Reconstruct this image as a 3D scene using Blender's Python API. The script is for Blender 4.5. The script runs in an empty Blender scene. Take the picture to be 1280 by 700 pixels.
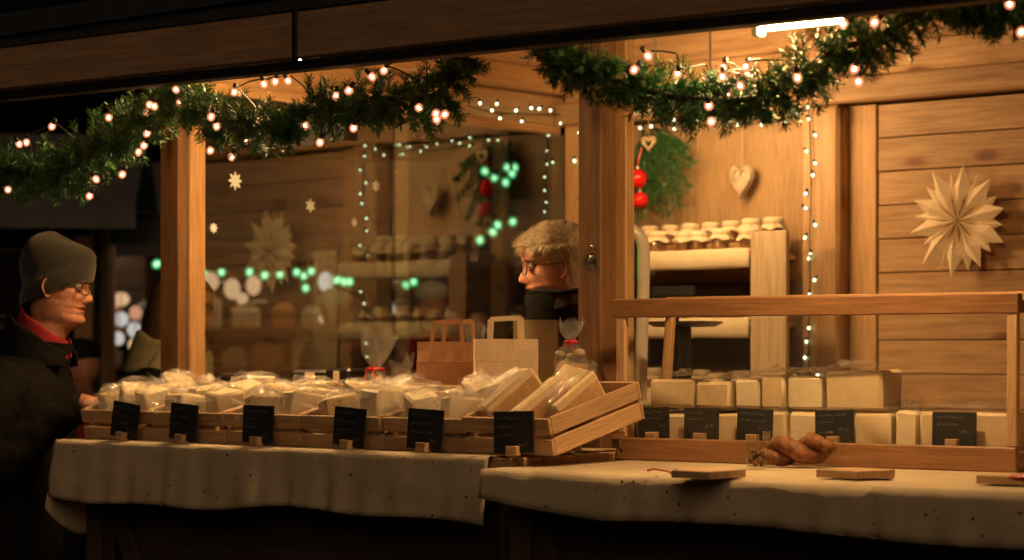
import bpy, bmesh, math, random
from mathutils import Vector, Matrix, Euler, noise as mnoise
random.seed(7)
R = math.radians
S = bpy.context.scene
COL = S.collection

# ------------------------------------------------------------------ camera, sky, sun, exposure
YAW = R(40)                       # the camera looks 40 degrees to the left of the hut's depth axis
F, CX, HZ = 2800.0, 640.0, 440.0  # focal length in photo pixels, picture centre, eye level row
CAM = Vector((5.185, -4.599, 1.36))
DV = Vector((-math.sin(YAW), math.cos(YAW), 0)); RV = Vector((math.cos(YAW), math.sin(YAW), 0))
cam = bpy.data.cameras.new('camera'); co = bpy.data.objects.new('camera', cam); COL.objects.link(co)
co.location = CAM; co.rotation_euler = (R(90), 0, YAW)
cam.sensor_width = 36; cam.lens = 36 * F / 1280; cam.shift_y = (HZ - 350) / 1280
cam.clip_end = 500; cam.clip_start = .05
cam.dof.use_dof = True; cam.dof.focus_distance = 5.65; cam.dof.aperture_fstop = 3.4; cam.dof.aperture_blades = 0
S.camera = co
W = bpy.data.worlds.new('World'); S.world = W; W.use_nodes = True
wn = W.node_tree; bg = wn.nodes['Background']
sky = wn.nodes.new('ShaderNodeTexSky'); sky.sky_type = 'NISHITA'; sky.sun_disc = False
sky.sun_elevation = R(-4); sky.sun_rotation = R(200)
wn.links.new(sky.outputs[0], bg.inputs[0]); bg.inputs[1].default_value = .04
market_glow = bpy.data.lights.new('sun', 'SUN'); so = bpy.data.objects.new('sun', market_glow); COL.objects.link(so)
market_glow.energy = .36; market_glow.angle = R(40); market_glow.color = (1, .62, .34); so.rotation_euler = (R(58), 0, R(40))  # added soft fill for the glow of unseen stalls, not daylight
S.view_settings.view_transform = 'Standard'; S.view_settings.look = 'None'
S.view_settings.exposure = .22; S.view_settings.gamma = 1; S.view_settings.use_curve_mapping = False
S.cycles.use_denoising = True; S.cycles.max_bounces = 8; S.cycles.transparent_max_bounces = 40
S.cycles.diffuse_bounces = 4; S.cycles.glossy_bounces = 3; S.cycles.sample_clamp_indirect = 4
S.cycles.caustics_reflective = False; S.cycles.caustics_refractive = False
TUBE_POWER = 370.0
WARM = (1.0, .575, .225)

def at(px, py, X=None, Y=None, Z=None, D=None):
    """photo pixel -> point on the plane X=, Y=, Z= or at depth D"""
    d = DV + RV * ((px - CX) / F) + Vector((0, 0, 1)) * ((HZ - py) / F)
    if X is not None: t = (X - CAM.x) / d.x
    elif Y is not None: t = (Y - CAM.y) / d.y
    elif Z is not None: t = (Z - CAM.z) / d.z
    else: t = D
    return CAM + d * t

# ------------------------------------------------------------------ materials
MATS = {}
def nt(name):
    m = bpy.data.materials.new(name); m.use_nodes = True
    MATS[name] = m
    n = m.node_tree; return m, n, n.nodes, n.links, n.nodes['Principled BSDF']
def N(nodes, t, **k):
    n = nodes.new(t)
    for a, v in k.items():
        if a in n.inputs: n.inputs[a].default_value = v
        else: setattr(n, a, v)
    return n
def ramp(nodes, stops):
    r = nodes.new('ShaderNodeValToRGB'); e = r.color_ramp.elements
    while len(e) < len(stops): e.new(.5)
    for i, (p, c) in enumerate(stops):
        e[i].position = p; e[i].color = (*c, 1)
    return r
def wood(name, light, dark, rough=.6, grain=1.0, bump=.25, knots=True, cross=14):
    """local X is the grain direction"""
    m, n, ns, L, b = nt(name)
    tc = N(ns, 'ShaderNodeTexCoord'); oi = N(ns, 'ShaderNodeObjectInfo')
    ad = N(ns, 'ShaderNodeVectorMath', operation='MULTIPLY_ADD')
    ad.inputs[1].default_value = (1, 1, 1)
    cm = N(ns, 'ShaderNodeCombineXYZ'); mu = N(ns, 'ShaderNodeMath', operation='MULTIPLY'); mu.inputs[1].default_value = 37
    L.new(oi.outputs['Random'], mu.inputs[0])
    for i in range(3): L.new(mu.outputs[0], cm.inputs[i])
    L.new(tc.outputs['Object'], ad.inputs[0]); L.new(cm.outputs[0], ad.inputs[2])
    mp = N(ns, 'ShaderNodeMapping'); mp.inputs['Scale'].default_value = (1.3 * grain, cross * grain, cross * grain)
    L.new(ad.outputs[0], mp.inputs[0])
    n1 = N(ns, 'ShaderNodeTexNoise', Scale=2.2, Detail=6, Roughness=.62, Distortion=.5); L.new(mp.outputs[0], n1.inputs['Vector'])
    mp2 = N(ns, 'ShaderNodeMapping'); mp2.inputs['Scale'].default_value = (6 * grain, 120 * grain, 120 * grain); L.new(ad.outputs[0], mp2.inputs[0])
    n2 = N(ns, 'ShaderNodeTexNoise', Scale=1, Detail=3); L.new(mp2.outputs[0], n2.inputs['Vector'])
    mid = tuple((a * .6 + c * .4) for a, c in zip(light, dark))
    r1 = ramp(ns, [(.28, dark), (.45, mid), (.62, light)]); L.new(n1.outputs[0], r1.inputs[0])
    mx = N(ns, 'ShaderNodeMix', data_type='RGBA', blend_type='MULTIPLY'); mx.inputs[0].default_value = .5
    r2 = ramp(ns, [(.35, (.55, .5, .45)), (.6, (1, 1, 1))]); L.new(n2.outputs[0], r2.inputs[0])
    L.new(r1.outputs[0], mx.inputs[6]); L.new(r2.outputs[0], mx.inputs[7])
    out = mx.outputs[2]
    if knots:
        mp3 = N(ns, 'ShaderNodeMapping'); mp3.inputs['Scale'].default_value = (3.0, 8.0, 8.0); L.new(ad.outputs[0], mp3.inputs[0])
        vo = N(ns, 'ShaderNodeTexVoronoi', Scale=1.0); L.new(mp3.outputs[0], vo.inputs['Vector'])
        r3 = ramp(ns, [(.05, (.25, .13, .07)), (.11, (.5, .32, .2)), (.16, (.82, .72, .62)), (.24, (1, 1, 1))]); L.new(vo.outputs['Distance'], r3.inputs[0])
        mk = N(ns, 'ShaderNodeMix', data_type='RGBA', blend_type='MULTIPLY'); mk.inputs[0].default_value = .9
        L.new(out, mk.inputs[6]); L.new(r3.outputs[0], mk.inputs[7]); out = mk.outputs[2]
    hs = N(ns, 'ShaderNodeHueSaturation'); va = N(ns, 'ShaderNodeMapRange'); va.inputs[3].default_value = .82; va.inputs[4].default_value = 1.12
    L.new(oi.outputs['Random'], va.inputs[0]); L.new(va.outputs[0], hs.inputs['Value']); L.new(out, hs.inputs['Color'])
    L.new(hs.outputs[0], b.inputs['Base Color']); b.inputs['Roughness'].default_value = rough
    bp = N(ns, 'ShaderNodeBump', Strength=bump, Distance=.004); L.new(n2.outputs[0], bp.inputs['Height']); L.new(bp.outputs[0], b.inputs['Normal'])
    return m
def plain(name, col, rough=.6, var=.15, scale=30, bump=0, bscale=200, metal=0, spec=.5, sheen=0):
    m, n, ns, L, b = nt(name)
    tc = N(ns, 'ShaderNodeTexCoord'); no = N(ns, 'ShaderNodeTexNoise', Scale=scale, Detail=4); L.new(tc.outputs['Object'], no.inputs['Vector'])
    lo = tuple(c * (1 - var) for c in col); hi = tuple(min(1, c * (1 + var)) for c in col)
    r = ramp(ns, [(.3, lo), (.7, hi)]); L.new(no.outputs[0], r.inputs[0]); L.new(r.outputs[0], b.inputs['Base Color'])
    b.inputs['Roughness'].default_value = rough; b.inputs['Metallic'].default_value = metal
    b.inputs['Specular IOR Level'].default_value = spec
    if sheen: b.inputs['Sheen Weight'].default_value = sheen
    if bump:
        n2 = N(ns, 'ShaderNodeTexNoise', Scale=bscale, Detail=3); L.new(tc.outputs['Object'], n2.inputs['Vector'])
        bp = N(ns, 'ShaderNodeBump', Strength=bump, Distance=.003); L.new(n2.outputs[0], bp.inputs['Height']); L.new(bp.outputs[0], b.inputs['Normal'])
    return m
def emis(name, col, st):
    m, n, ns, L, b = nt(name)
    e = N(ns, 'ShaderNodeEmission', Color=(*col, 1), Strength=st); L.new(e.outputs[0], ns['Material Output'].inputs[0]); return m
def glass(name, ior=1.9, tint=(.96, .99, .96), gl=(.9, 1, .95), rough=.0, haze=0.0, bump=0, bscale=30):
    m, n, ns, L, b = nt(name)
    ns.remove(b)
    tr = N(ns, 'ShaderNodeBsdfTransparent', Color=(*tint, 1)); g = N(ns, 'ShaderNodeBsdfGlossy', Color=(*gl, 1), Roughness=rough)
    fr = N(ns, 'ShaderNodeFresnel', IOR=ior); ge = N(ns, 'ShaderNodeNewGeometry')
    sb = N(ns, 'ShaderNodeMath', operation='SUBTRACT'); sb.inputs[0].default_value = 1; L.new(ge.outputs['Backfacing'], sb.inputs[1])
    mu = N(ns, 'ShaderNodeMath', operation='MULTIPLY'); L.new(fr.outputs[0], mu.inputs[0]); L.new(sb.outputs[0], mu.inputs[1])
    mx = N(ns, 'ShaderNodeMixShader'); L.new(mu.outputs[0], mx.inputs[0]); L.new(tr.outputs[0], mx.inputs[1]); L.new(g.outputs[0], mx.inputs[2])
    out = mx.outputs[0]
    if haze:
        d = N(ns, 'ShaderNodeBsdfTranslucent', Color=(.9, .9, .88, 1)); d2 = N(ns, 'ShaderNodeBsdfDiffuse', Color=(.9, .9, .88, 1))
        m0 = N(ns, 'ShaderNodeMixShader'); m0.inputs[0].default_value = .5; L.new(d.outputs[0], m0.inputs[1]); L.new(d2.outputs[0], m0.inputs[2])
        m2 = N(ns, 'ShaderNodeMixShader'); m2.inputs[0].default_value = haze; L.new(out, m2.inputs[1]); L.new(m0.outputs[0], m2.inputs[2]); out = m2.outputs[0]
    if bump:
        tc = N(ns, 'ShaderNodeTexCoord'); no = N(ns, 'ShaderNodeTexNoise', Scale=bscale, Detail=3, Distortion=1.5); L.new(tc.outputs['Object'], no.inputs['Vector'])
        bp = N(ns, 'ShaderNodeBump', Strength=bump, Distance=.01); L.new(no.outputs[0], bp.inputs['Height']); L.new(bp.outputs[0], g.inputs['Normal']); L.new(bp.outputs[0], fr.inputs['Normal'])
    L.new(out, ns['Material Output'].inputs[0]); return m
wood('pine', (.50, .315, .16), (.28, .15, .065))
wood('pine_plain', (.55, .34, .16), (.44, .245, .105), knots=False)
wood('plywood', (.38, .25, .125), (.29, .18, .08), knots=False, cross=5, grain=1.6)
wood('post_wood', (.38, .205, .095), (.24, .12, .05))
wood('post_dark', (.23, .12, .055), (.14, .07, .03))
wood('crate_wood', (.60, .40, .22), (.44, .26, .13), knots=False, grain=2.2)
wood('case_wood', (.34, .175, .08), (.24, .115, .05), knots=False, grain=1.6, rough=.4)
wood('cream_wood', (.60, .47, .30), (.49, .36, .21), knots=False)
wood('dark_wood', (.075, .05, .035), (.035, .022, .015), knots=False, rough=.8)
wood('fascia_wood', (.44, .28, .165), (.30, .18, .10), rough=.7, knots=False, cross=8)
wood('board_wood', (.62, .42, .24), (.45, .27, .13), knots=False, grain=2, rough=.5)
plain('roof_felt', (.022, .03, .045), .75, .25, 12, .4, 80)
plain('rubber_trim', (.006, .006, .007), .6)
plain('cheese', (.74, .57, .35), .5, .06, 40, .15, 90)
plain('cheese_pale', (.82, .69, .47), .5, .05, 40, .1, 90)
def speckled(name, col, spot, scale, th):
    m = plain(name, col, .5, .07, 40, .15, 90); ns = m.node_tree.nodes; L = m.node_tree.links; b = ns['Principled BSDF']
    tc = N(ns, 'ShaderNodeTexCoord'); vo = N(ns, 'ShaderNodeTexVoronoi', Scale=scale); L.new(tc.outputs['Object'], vo.inputs['Vector'])
    wn_ = N(ns, 'ShaderNodeTexWhiteNoise'); L.new(vo.outputs['Color'], wn_.inputs['Vector'])
    mu = N(ns, 'ShaderNodeMath', operation='MULTIPLY'); mu.inputs[1].default_value = th; L.new(wn_.outputs['Value'], mu.inputs[0])
    lt = N(ns, 'ShaderNodeMath', operation='LESS_THAN'); L.new(vo.outputs['Distance'], lt.inputs[0]); L.new(mu.outputs[0], lt.inputs[1])
    mx = N(ns, 'ShaderNodeMix', data_type='RGBA'); src = b.inputs['Base Color'].links[0].from_socket
    L.new(lt.outputs[0], mx.inputs[0]); L.new(src, mx.inputs[6]); mx.inputs[7].default_value = (*spot, 1); L.new(mx.outputs[2], b.inputs['Base Color'])
speckled('cheese_herb', (.66, .52, .31), (.22, .16, .07), 120, .34)
speckled('cheese_holes', (.70, .53, .30), (.50, .33, .15), 90, .34)
plain('rind', (.50, .30, .14), .6, .15, 60, .2, 120)
plain('slate', (.010, .011, .011), .7, .3, 25)
plain('chalk', (.16, .17, .16), .9)
plain('kraft_brown', (.52, .28, .145), .75, .06, 20, .12, 160)
plain('kraft_pale', (.78, .61, .41), .75, .06, 20, .12, 160)  # same kraft as the brown, lightened as if facing the lamp
plain('kraft_olive', (.36, .29, .17), .7, .08, 20, .2, 60)
plain('paper_star', (.84, .70, .50), .8, .04, 20)
plain('cream_paper', (.54, .45, .30), .8, .05, 20)
plain('jar_cloth', (.60, .51, .36), .9, .1, 60, .4, 200)
plain('jar_fill', (.22, .10, .035), .3, .4, 40)
plain('twine', (.45, .30, .16), .9)
plain('red_gloss', (.62, .012, .012), .12, .05)
plain('red_cloth', (.26, .008, .018), .85, .15, 60, .4, 300)
plain('red_ribbon', (.6, .03, .03), .4, .15)
plain('white_enamel', (.74, .70, .60), .25, .05)
plain('black_plastic', (.012, .012, .013), .35, .2)
plain('steel', (.55, .54, .52), .3, .1, 40, metal=1)
plain('cable', (.008, .015, .010), .6)
plain('skin_man', (.55, .25, .155), .55, .26, 38, .55, 190)
plain('skin_seller', (.62, .29, .19), .5, .22, 36, .4, 220)
plain('lips', (.45, .13, .10), .45, .1)
plain('eye_white', (.75, .70, .65), .15, .05)
plain('iris', (.05, .04, .03), .1, .1)
plain('hair_blond', (.56, .46, .31), .45, .45, 130)
plain('hair_brown', (.16, .085, .04), .4, .35, 90)
plain('brow_hair', (.16, .09, .045), .6, .2)
plain('coat_black', (.010, .010, .0095), .85, .3, 40, .5, 120, spec=.12)
plain('coat_olive', (.0075, .0072, .0055), .9, .3, 40, .5, 120, spec=.12)
plain('trousers', (.012, .012, .014), .8, .2, spec=.1)
plain('beanie_knit', (.020, .019, .015), .95, .25, 140, .8, 260, sheen=.3)
plain('collar_plaid', (.05, .032, .018), .9, .5, 28, .4, 200)
plain('scarf_wool', (.42, .37, .24), .95, .2, 60, .6, 200)
plain('bark', (.035, .035, .018), .9, .3, 60)
plain('sticker', (.86, .92, .95), .7, .04)
plain('canvas_grey', (.10, .10, .11), .85, .2, 8)
plain('goods_cream', (.72, .60, .42), .8, .15, 20)
plain('goods_blue', (.38, .45, .52), .8, .15, 20)
plain('goods_orange', (.60, .28, .12), .8, .15, 20)
plain('crust', (.22, .085, .03), .6, .5, 45, .8, 90)
plain('lamp_housing', (.7, .7, .68), .4)
plain('carved_pale', (.40, .33, .24), .6, .3, 25, .5, 60)
plain('lace', (.42, .05, .04), .7)
glass('pane', ior=2.8, gl=(.95, 1, .95))
glass('case_glass', ior=1.35, tint=(.985, .99, .98), haze=.012)
glass('jar_glass', ior=1.45, tint=(.93, .96, .93), rough=.02)
glass('film_tuft', ior=1.75, tint=(.97, .97, .96), gl=(1, 1, 1), rough=.10, haze=.10, bump=.5, bscale=60)
glass('film', ior=1.75, tint=(.985, .985, .975), gl=(1, 1, 1), rough=.09, haze=.022, bump=.5, bscale=60)
emis('tube_glow', WARM, TUBE_POWER)
emis('tube_glow_strong', WARM, TUBE_POWER * .50)
emis('tube_glow_thin', WARM, TUBE_POWER * 3.8)
emis('bulb_warm', (1.0, .52, .27), 10)
def shell(name, col, st, k):
    m, n, ns, L, b = nt(name); ns.remove(b)
    e = N(ns, 'ShaderNodeEmission', Color=(*col, 1), Strength=st); t = N(ns, 'ShaderNodeBsdfTransparent'); x = N(ns, 'ShaderNodeMixShader'); x.inputs[0].default_value = k
    L.new(t.outputs[0], x.inputs[1]); L.new(e.outputs[0], x.inputs[2]); L.new(x.outputs[0], ns['Material Output'].inputs[0])
shell('bulb_shell', (1.0, .30, .13), 1.6, .32)  # lens glow around each bulb, painted as a faintly glowing ball
shell('bulb_shell_white', (.9, .75, .35), 1.2, .22)
shell('bulb_shell_green', (.10, .8, .25), 1.0, .30)
emis('bulb_white', (.80, 1.0, .60), 8)
emis('bulb_green', (.50, 1.0, .55), 2.0)
emis('far_lamp', (1.0, .66, .36), 45)
emis('lantern_cream', (1.0, .60, .32), .62)
emis('lantern_white', (.85, .80, .72), .55)
emis('lantern_rose', (1.0, .45, .25), .5)
emis('led_green', (.05, 1.0, .08), 1.0)
def needle_mat(name, a, b_):
    m, n, ns, L, b = nt(name)
    ge = N(ns, 'ShaderNodeNewGeometry')
    r = ramp(ns, [(0, a), (1, b_)]); L.new(ge.outputs['Random Per Island'], r.inputs[0]); L.new(r.outputs[0], b.inputs['Base Color'])
    b.inputs['Roughness'].default_value = .45; return m
needle_mat('needles', (.010, .075, .020), (.05, .20, .045))
def cloth_mat():
    m, n, ns, L, b = nt('linen')
    uv = N(ns, 'ShaderNodeUVMap'); vo = N(ns, 'ShaderNodeTexVoronoi', Scale=33.0, Randomness=.95); L.new(uv.outputs[0], vo.inputs['Vector'])
    wn_ = N(ns, 'ShaderNodeTexWhiteNoise'); L.new(vo.outputs['Color'], wn_.inputs['Vector'])
    th = N(ns, 'ShaderNodeMapRange'); th.inputs[3].default_value = .04; th.inputs[4].default_value = .135; L.new(wn_.outputs['Value'], th.inputs[0])
    lt = N(ns, 'ShaderNodeMath', operation='LESS_THAN'); L.new(vo.outputs['Distance'], lt.inputs[0]); L.new(th.outputs[0], lt.inputs[1])
    no = N(ns, 'ShaderNodeTexNoise', Scale=6, Detail=5); L.new(uv.outputs[0], no.inputs['Vector'])
    r = ramp(ns, [(.3, (.44, .36, .235)), (.7, (.55, .455, .31))]); L.new(no.outputs[0], r.inputs[0])
    mx = N(ns, 'ShaderNodeMix', data_type='RGBA'); L.new(lt.outputs[0], mx.inputs[0]); L.new(r.outputs[0], mx.inputs[6]); mx.inputs[7].default_value = (.05, .03, .025, 1)
    L.new(mx.outputs[2], b.inputs['Base Color']); b.inputs['Roughness'].default_value = .9
    mp = N(ns, 'ShaderNodeMapping'); mp.inputs['Scale'].default_value = (260, 260, 260); L.new(uv.outputs[0], mp.inputs[0])
    n2 = N(ns, 'ShaderNodeTexNoise', Scale=1, Detail=2); L.new(mp.outputs[0], n2.inputs['Vector'])
    bp = N(ns, 'ShaderNodeBump', Strength=.35, Distance=.003); L.new(n2.outputs[0], bp.inputs['Height'])
    n3 = N(ns, 'ShaderNodeTexNoise', Scale=11, Detail=4, Distortion=.6); L.new(uv.outputs[0], n3.inputs['Vector'])
    b2 = N(ns, 'ShaderNodeBump', Strength=.25, Distance=.012); L.new(n3.outputs[0], b2.inputs['Height']); L.new(bp.outputs[0], b2.inputs['Normal']); L.new(b2.outputs[0], b.inputs['Normal'])
cloth_mat()
def ground_mat():
    m, n, ns, L, b = nt('paving')
    tc = N(ns, 'ShaderNodeTexCoord'); br = N(ns, 'ShaderNodeTexVoronoi', Scale=7, feature='DISTANCE_TO_EDGE'); L.new(tc.outputs['Object'], br.inputs['Vector'])
    r = ramp(ns, [(.02, (.02, .02, .02)), (.09, (.07, .066, .06))]); L.new(br.outputs['Distance'], r.inputs[0]); L.new(r.outputs[0], b.inputs['Base Color'])
    bp = N(ns, 'ShaderNodeBump', Strength=.6, Distance=.02); L.new(br.outputs['Distance'], bp.inputs['Height']); L.new(bp.outputs[0], b.inputs['Normal'])
    b.inputs['Roughness'].default_value = .55
ground_mat()

# ------------------------------------------------------------------ mesh helpers
WL = {}      # world location of the empties that parent parts built in world coordinates
class MB:
    def __init__(s): s.v, s.f, s.m, s.uv = [], [], [], None
    def add(s, vs, fs, mi=0):
        o = len(s.v); s.v += [tuple(v) for v in vs]; s.f += [tuple(i + o for i in f) for f in fs]; s.m += [mi] * len(fs)
    def box(s, c, size, rot=None, ch=.002, mi=0):
        vs, fs = chamfer(*size, min(ch, min(size) * .3))
        M = (rot.to_4x4() if rot else Matrix()); c = Vector(c)
        s.add([M @ Vector(v) + c for v in vs], fs, mi)
    def tube(s, pts, rad, n=8, mi=0, cap=True, closed=False):
        pts = [Vector(p) for p in pts]; k = len(pts)
        rad = rad if isinstance(rad, (list, tuple)) else [rad] * k
        up = Vector((0, 0, 1)); prev = None; vs = []; fs = []
        for i, p in enumerate(pts):
            a = pts[(i - 1) % k] if (i or closed) else p; b = pts[(i + 1) % k] if (i < k - 1 or closed) else p
            t = (b - a).normalized()
            if prev is None:
                q = t.cross(up)
                if q.length < 1e-4: q = t.cross(Vector((1, 0, 0)))
                q.normalize()
            else: q = (prev - t * prev.dot(t)).normalized()
            prev = q; w = t.cross(q)
            for j in range(n):
                an = 2 * math.pi * j / n; vs.append(p + (q * math.cos(an) + w * math.sin(an)) * rad[i])
        for i in range(k if closed else k - 1):
            for j in range(n):
                a = i * n + j; b = i * n + (j + 1) % n; c2 = ((i + 1) % k) * n
                fs.append((a, b, c2 + (j + 1) % n, c2 + j))
        if cap and not closed:
            fs.append(tuple(range(n - 1, -1, -1))); fs.append(tuple((k - 1) * n + j for j in range(n)))
        s.add(vs, fs, mi)
    def lathe(s, prof, n=20, c=(0, 0, 0), mi=0, axis='Z'):
        vs = []; fs = []; c = Vector(c); k = len(prof)
        for r, z in prof:
            for j in range(n):
                a = 2 * math.pi * j / n; v = Vector((r * math.cos(a), r * math.sin(a), z))
                if axis == 'Y': v = Vector((v.x, -v.z, v.y))
                if axis == 'X': v = Vector((v.z, v.x, v.y))
                vs.append(v + c)
        for i in range(k - 1):
            for j in range(n):
                fs.append((i * n + j, i * n + (j + 1) % n, (i + 1) * n + (j + 1) % n, (i + 1) * n + j))
        fs.append(tuple(range(n - 1, -1, -1))); fs.append(tuple((k - 1) * n + j for j in range(n)))
        s.add(vs, fs, mi)
    def ball(s, c, r, n=10, m=7, mi=0, sc=(1, 1, 1), rot=None):
        prof = [(math.sin(math.pi * i / m) * r + (1e-5 if i in (0, m) else 0), -math.cos(math.pi * i / m) * r) for i in range(m + 1)]
        t = MB(); t.lathe(prof, n); M = rot.to_4x4() if rot else Matrix()
        s.add([M @ Vector((v[0] * sc[0], v[1] * sc[1], v[2] * sc[2])) + Vector(c) for v in t.v], t.f, mi)
    def prism(s, poly, d, M=None, mi=0):
        """poly in local XZ, thickness along -Y..+Y"""
        k = len(poly); M = M or Matrix()
        vs = [M @ Vector((x, -d / 2, z)) for x, z in poly] + [M @ Vector((x, d / 2, z)) for x, z in poly]
        fs = [tuple(range(k)), tuple(range(2 * k - 1, k - 1, -1))] + [(i, i + k, (i + 1) % k + k, (i + 1) % k) for i in range(k)]
        s.add(vs, fs, mi)
    def build(s, name, mats, parent=None, loc=(0, 0, 0), rot=None, smooth=False, fix=True):
        me = bpy.data.meshes.new(name); me.from_pydata(s.v, [], s.f)
        for m in ([mats] if isinstance(mats, str) else mats): me.materials.append(MATS[m])
        if any(s.m): me.polygons.foreach_set('material_index', s.m)
        if fix:
            bm = bmesh.new(); bm.from_mesh(me); bmesh.ops.recalc_face_normals(bm, faces=bm.faces); bm.to_mesh(me); bm.free()
        if smooth: me.polygons.foreach_set('use_smooth', [True] * len(me.polygons))
        if smooth == 'auto': me.set_sharp_from_angle(angle=R(38))
        if s.uv:
            ul = me.uv_layers.new(name='UVMap')
            for lp in me.loops: ul.data[lp.index].uv = s.uv[lp.vertex_index]
        me.update()
        return link(bpy.data.objects.new(name, me), parent, loc, rot)
def link(o, parent=None, loc=(0, 0, 0), rot=None):
    COL.objects.link(o); o.location = Vector(loc)
    if rot is not None: o.rotation_euler = rot.to_euler() if isinstance(rot, (Matrix,)) else rot
    if parent:
        o.parent = parent
    return o
def chamfer(lx, ly, lz, c):
    hx, hy, hz = lx / 2, ly / 2, lz / 2; h = (hx, hy, hz); idx = {}; vs = []
    for sx in (-1, 1):
        for sy in (-1, 1):
            for sz in (-1, 1):
                sg = (sx, sy, sz)
                for a in range(3):
                    idx[sg, a] = len(vs); vs.append(tuple(sg[i] * (h[i] if i == a else h[i] - c) for i in range(3)))
    fs = []
    for a in range(3):
        b, d = (a + 1) % 3, (a + 2) % 3
        for s in (-1, 1):
            q = []
            for (u, w) in ((-1, -1), (1, -1), (1, 1), (-1, 1)):
                g = [0, 0, 0]; g[a] = s; g[b] = u; g[d] = w; q.append(idx[tuple(g), a])
            fs.append(tuple(q if s > 0 else q[::-1]))
        for u in (-1, 1):
            for w in (-1, 1):
                g0 = [0, 0, 0]; g0[a] = -1; g0[b] = u; g0[d] = w; g1 = list(g0); g1[a] = 1
                q = (idx[tuple(g0), b], idx[tuple(g1), b], idx[tuple(g1), d], idx[tuple(g0), d])
                fs.append(q if u * w < 0 else q[::-1])
    for (sx, sy, sz) in [(a, b, c_) for a in (-1, 1) for b in (-1, 1) for c_ in (-1, 1)]:
        q = tuple(idx[(sx, sy, sz), a] for a in range(3)); fs.append(q if sx * sy * sz > 0 else q[::-1])
    return vs, fs
def tag(o, label=None, cat=None, group=None, kind=None):
    if label: o['label'] = label
    if cat: o['category'] = cat
    if group: o['group'] = group
    if kind: o['kind'] = kind
    return o
def thing(name, label, cat, loc=(0, 0, 0), group=None, rot=None):
    o = bpy.data.objects.new(name, None); o.empty_display_size = .05
    link(o, None, loc, rot); WL[o] = Vector(loc); return tag(o, label, cat, group)
def part(name, parent):
    """an empty-less grouping part is never needed: parts are meshes; kept for walls"""
    o = bpy.data.objects.new(name, None); o.empty_display_size = .05; o.parent = parent; COL.objects.link(o); WL[o] = WL[parent]; return o
def board(name, p0, p1, width, thick, mat, parent=None, up=(0, 0, 1), ch=.003):
    """oriented plank from p0 to p1 (centre line); width along `up`, thick across"""
    p0, p1 = Vector(p0), Vector(p1); x = (p1 - p0); l = x.length; x.normalize(); u = Vector(up)
    u = (u - x * u.dot(x)).normalized(); y = u.cross(x)
    M = Matrix((x, y, u)).transposed()
    m = MB(); vs, fs = chamfer(l, thick, width, min(ch, thick * .3)); m.add(vs, fs)
    base = WL.get(parent, Vector()) if parent else Vector()
    return m.build(name, mat, parent, (p0 + p1) / 2 - base, M, fix=False)
def wbuild(m, name, mats, parent, **k):
    """mesh built in world coordinates -> child of an unrotated empty"""
    return m.build(name, mats, parent, -WL.get(parent, Vector()) if parent else (0, 0, 0), **k)
def copy_tree(o, parent=None):
    c = o.copy(); COL.objects.link(c); c.parent = parent
    for ch in o.children: copy_tree(ch, c)
    return c
def rotz(a): return Matrix.Rotation(a, 3, 'Z')

# ------------------------------------------------------------------ ground
g = MB(); g.add([(-150, -150, 0), (150, -150, 0), (150, 150, 0), (-150, 150, 0)], [(0, 1, 2, 3)])
tag(g.build('ground', 'paving'), kind='structure')

# ------------------------------------------------------------------ the hut
YR = 1.909            # inner face of the rear wall
XM = 1.643            # middle front post
XE = 3.80             # right end wall
hut = thing('market_hut', 'open pine market hut with glazed end wall, garlanded eave and lit interior', 'hut', (1.9, .9, 0))
def xr(px): return at(px, 300, Y=YR).x
floor_ = part('floor', hut)
for i in range(13):
    y = .07 + i * .148
    board('plank', (.0, y, .11), (XE, y, .11), .143, .03, 'post_wood', floor_, up=(0, 1, 0))
rear = part('rear_wall', hut)
x_panel0, x_panel1 = .06, xr(1014)
x_post0, x_post1 = xr(1015), xr(1062)
x_bd1 = xr(1097)
for i in range(19):                              # horizontal planks, right of the post
    zt = 2.185 - i * .1123
    board('plank', (x_bd1 + .002, YR + .016 + random.uniform(-.002, .002), zt - .0562), (XE, YR + .016, zt - .0562), .1095, .03, 'pine', rear)
board('upright_board', ((x_post1 + x_bd1) / 2, YR + .010, .12), ((x_post1 + x_bd1) / 2, YR + .010, 2.186), x_bd1 - x_post1 - .003, .036, 'pine_plain', rear, up=(1, 0, 0))
board('post', ((x_post0 + x_post1) / 2, YR - .022, .12), ((x_post0 + x_post1) / 2, YR - .022, 2.187), x_post1 - x_post0, .10, 'pine', rear, up=(1, 0, 0), ch=.012)
w3 = (x_panel1 - x_panel0) / 2
for k in range(2):
    xc = x_panel0 + (k + .5) * w3
    board('panel', (xc, YR + .03, .12), (xc, YR + .03, 2.186), w3 - .003, .02, 'plywood', rear, up=(1, 0, 0))
board('corner_post', (.075, YR - .03, .12), (.075, YR - .03, 2.19), .085, .085, 'pine_plain', rear, up=(1, 0, 0), ch=.008)
board('beam', (-.02, YR - .015, 2.236), (XE, YR - .015, 2.236), .088, .10, 'pine', rear, ch=.008)
for i in range(4):
    z = 2.336 + i * .1123
    board('plank', (-.02, YR + .014, z), (XE, YR + .014, z), .1095, .03, 'pine', rear)

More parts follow.
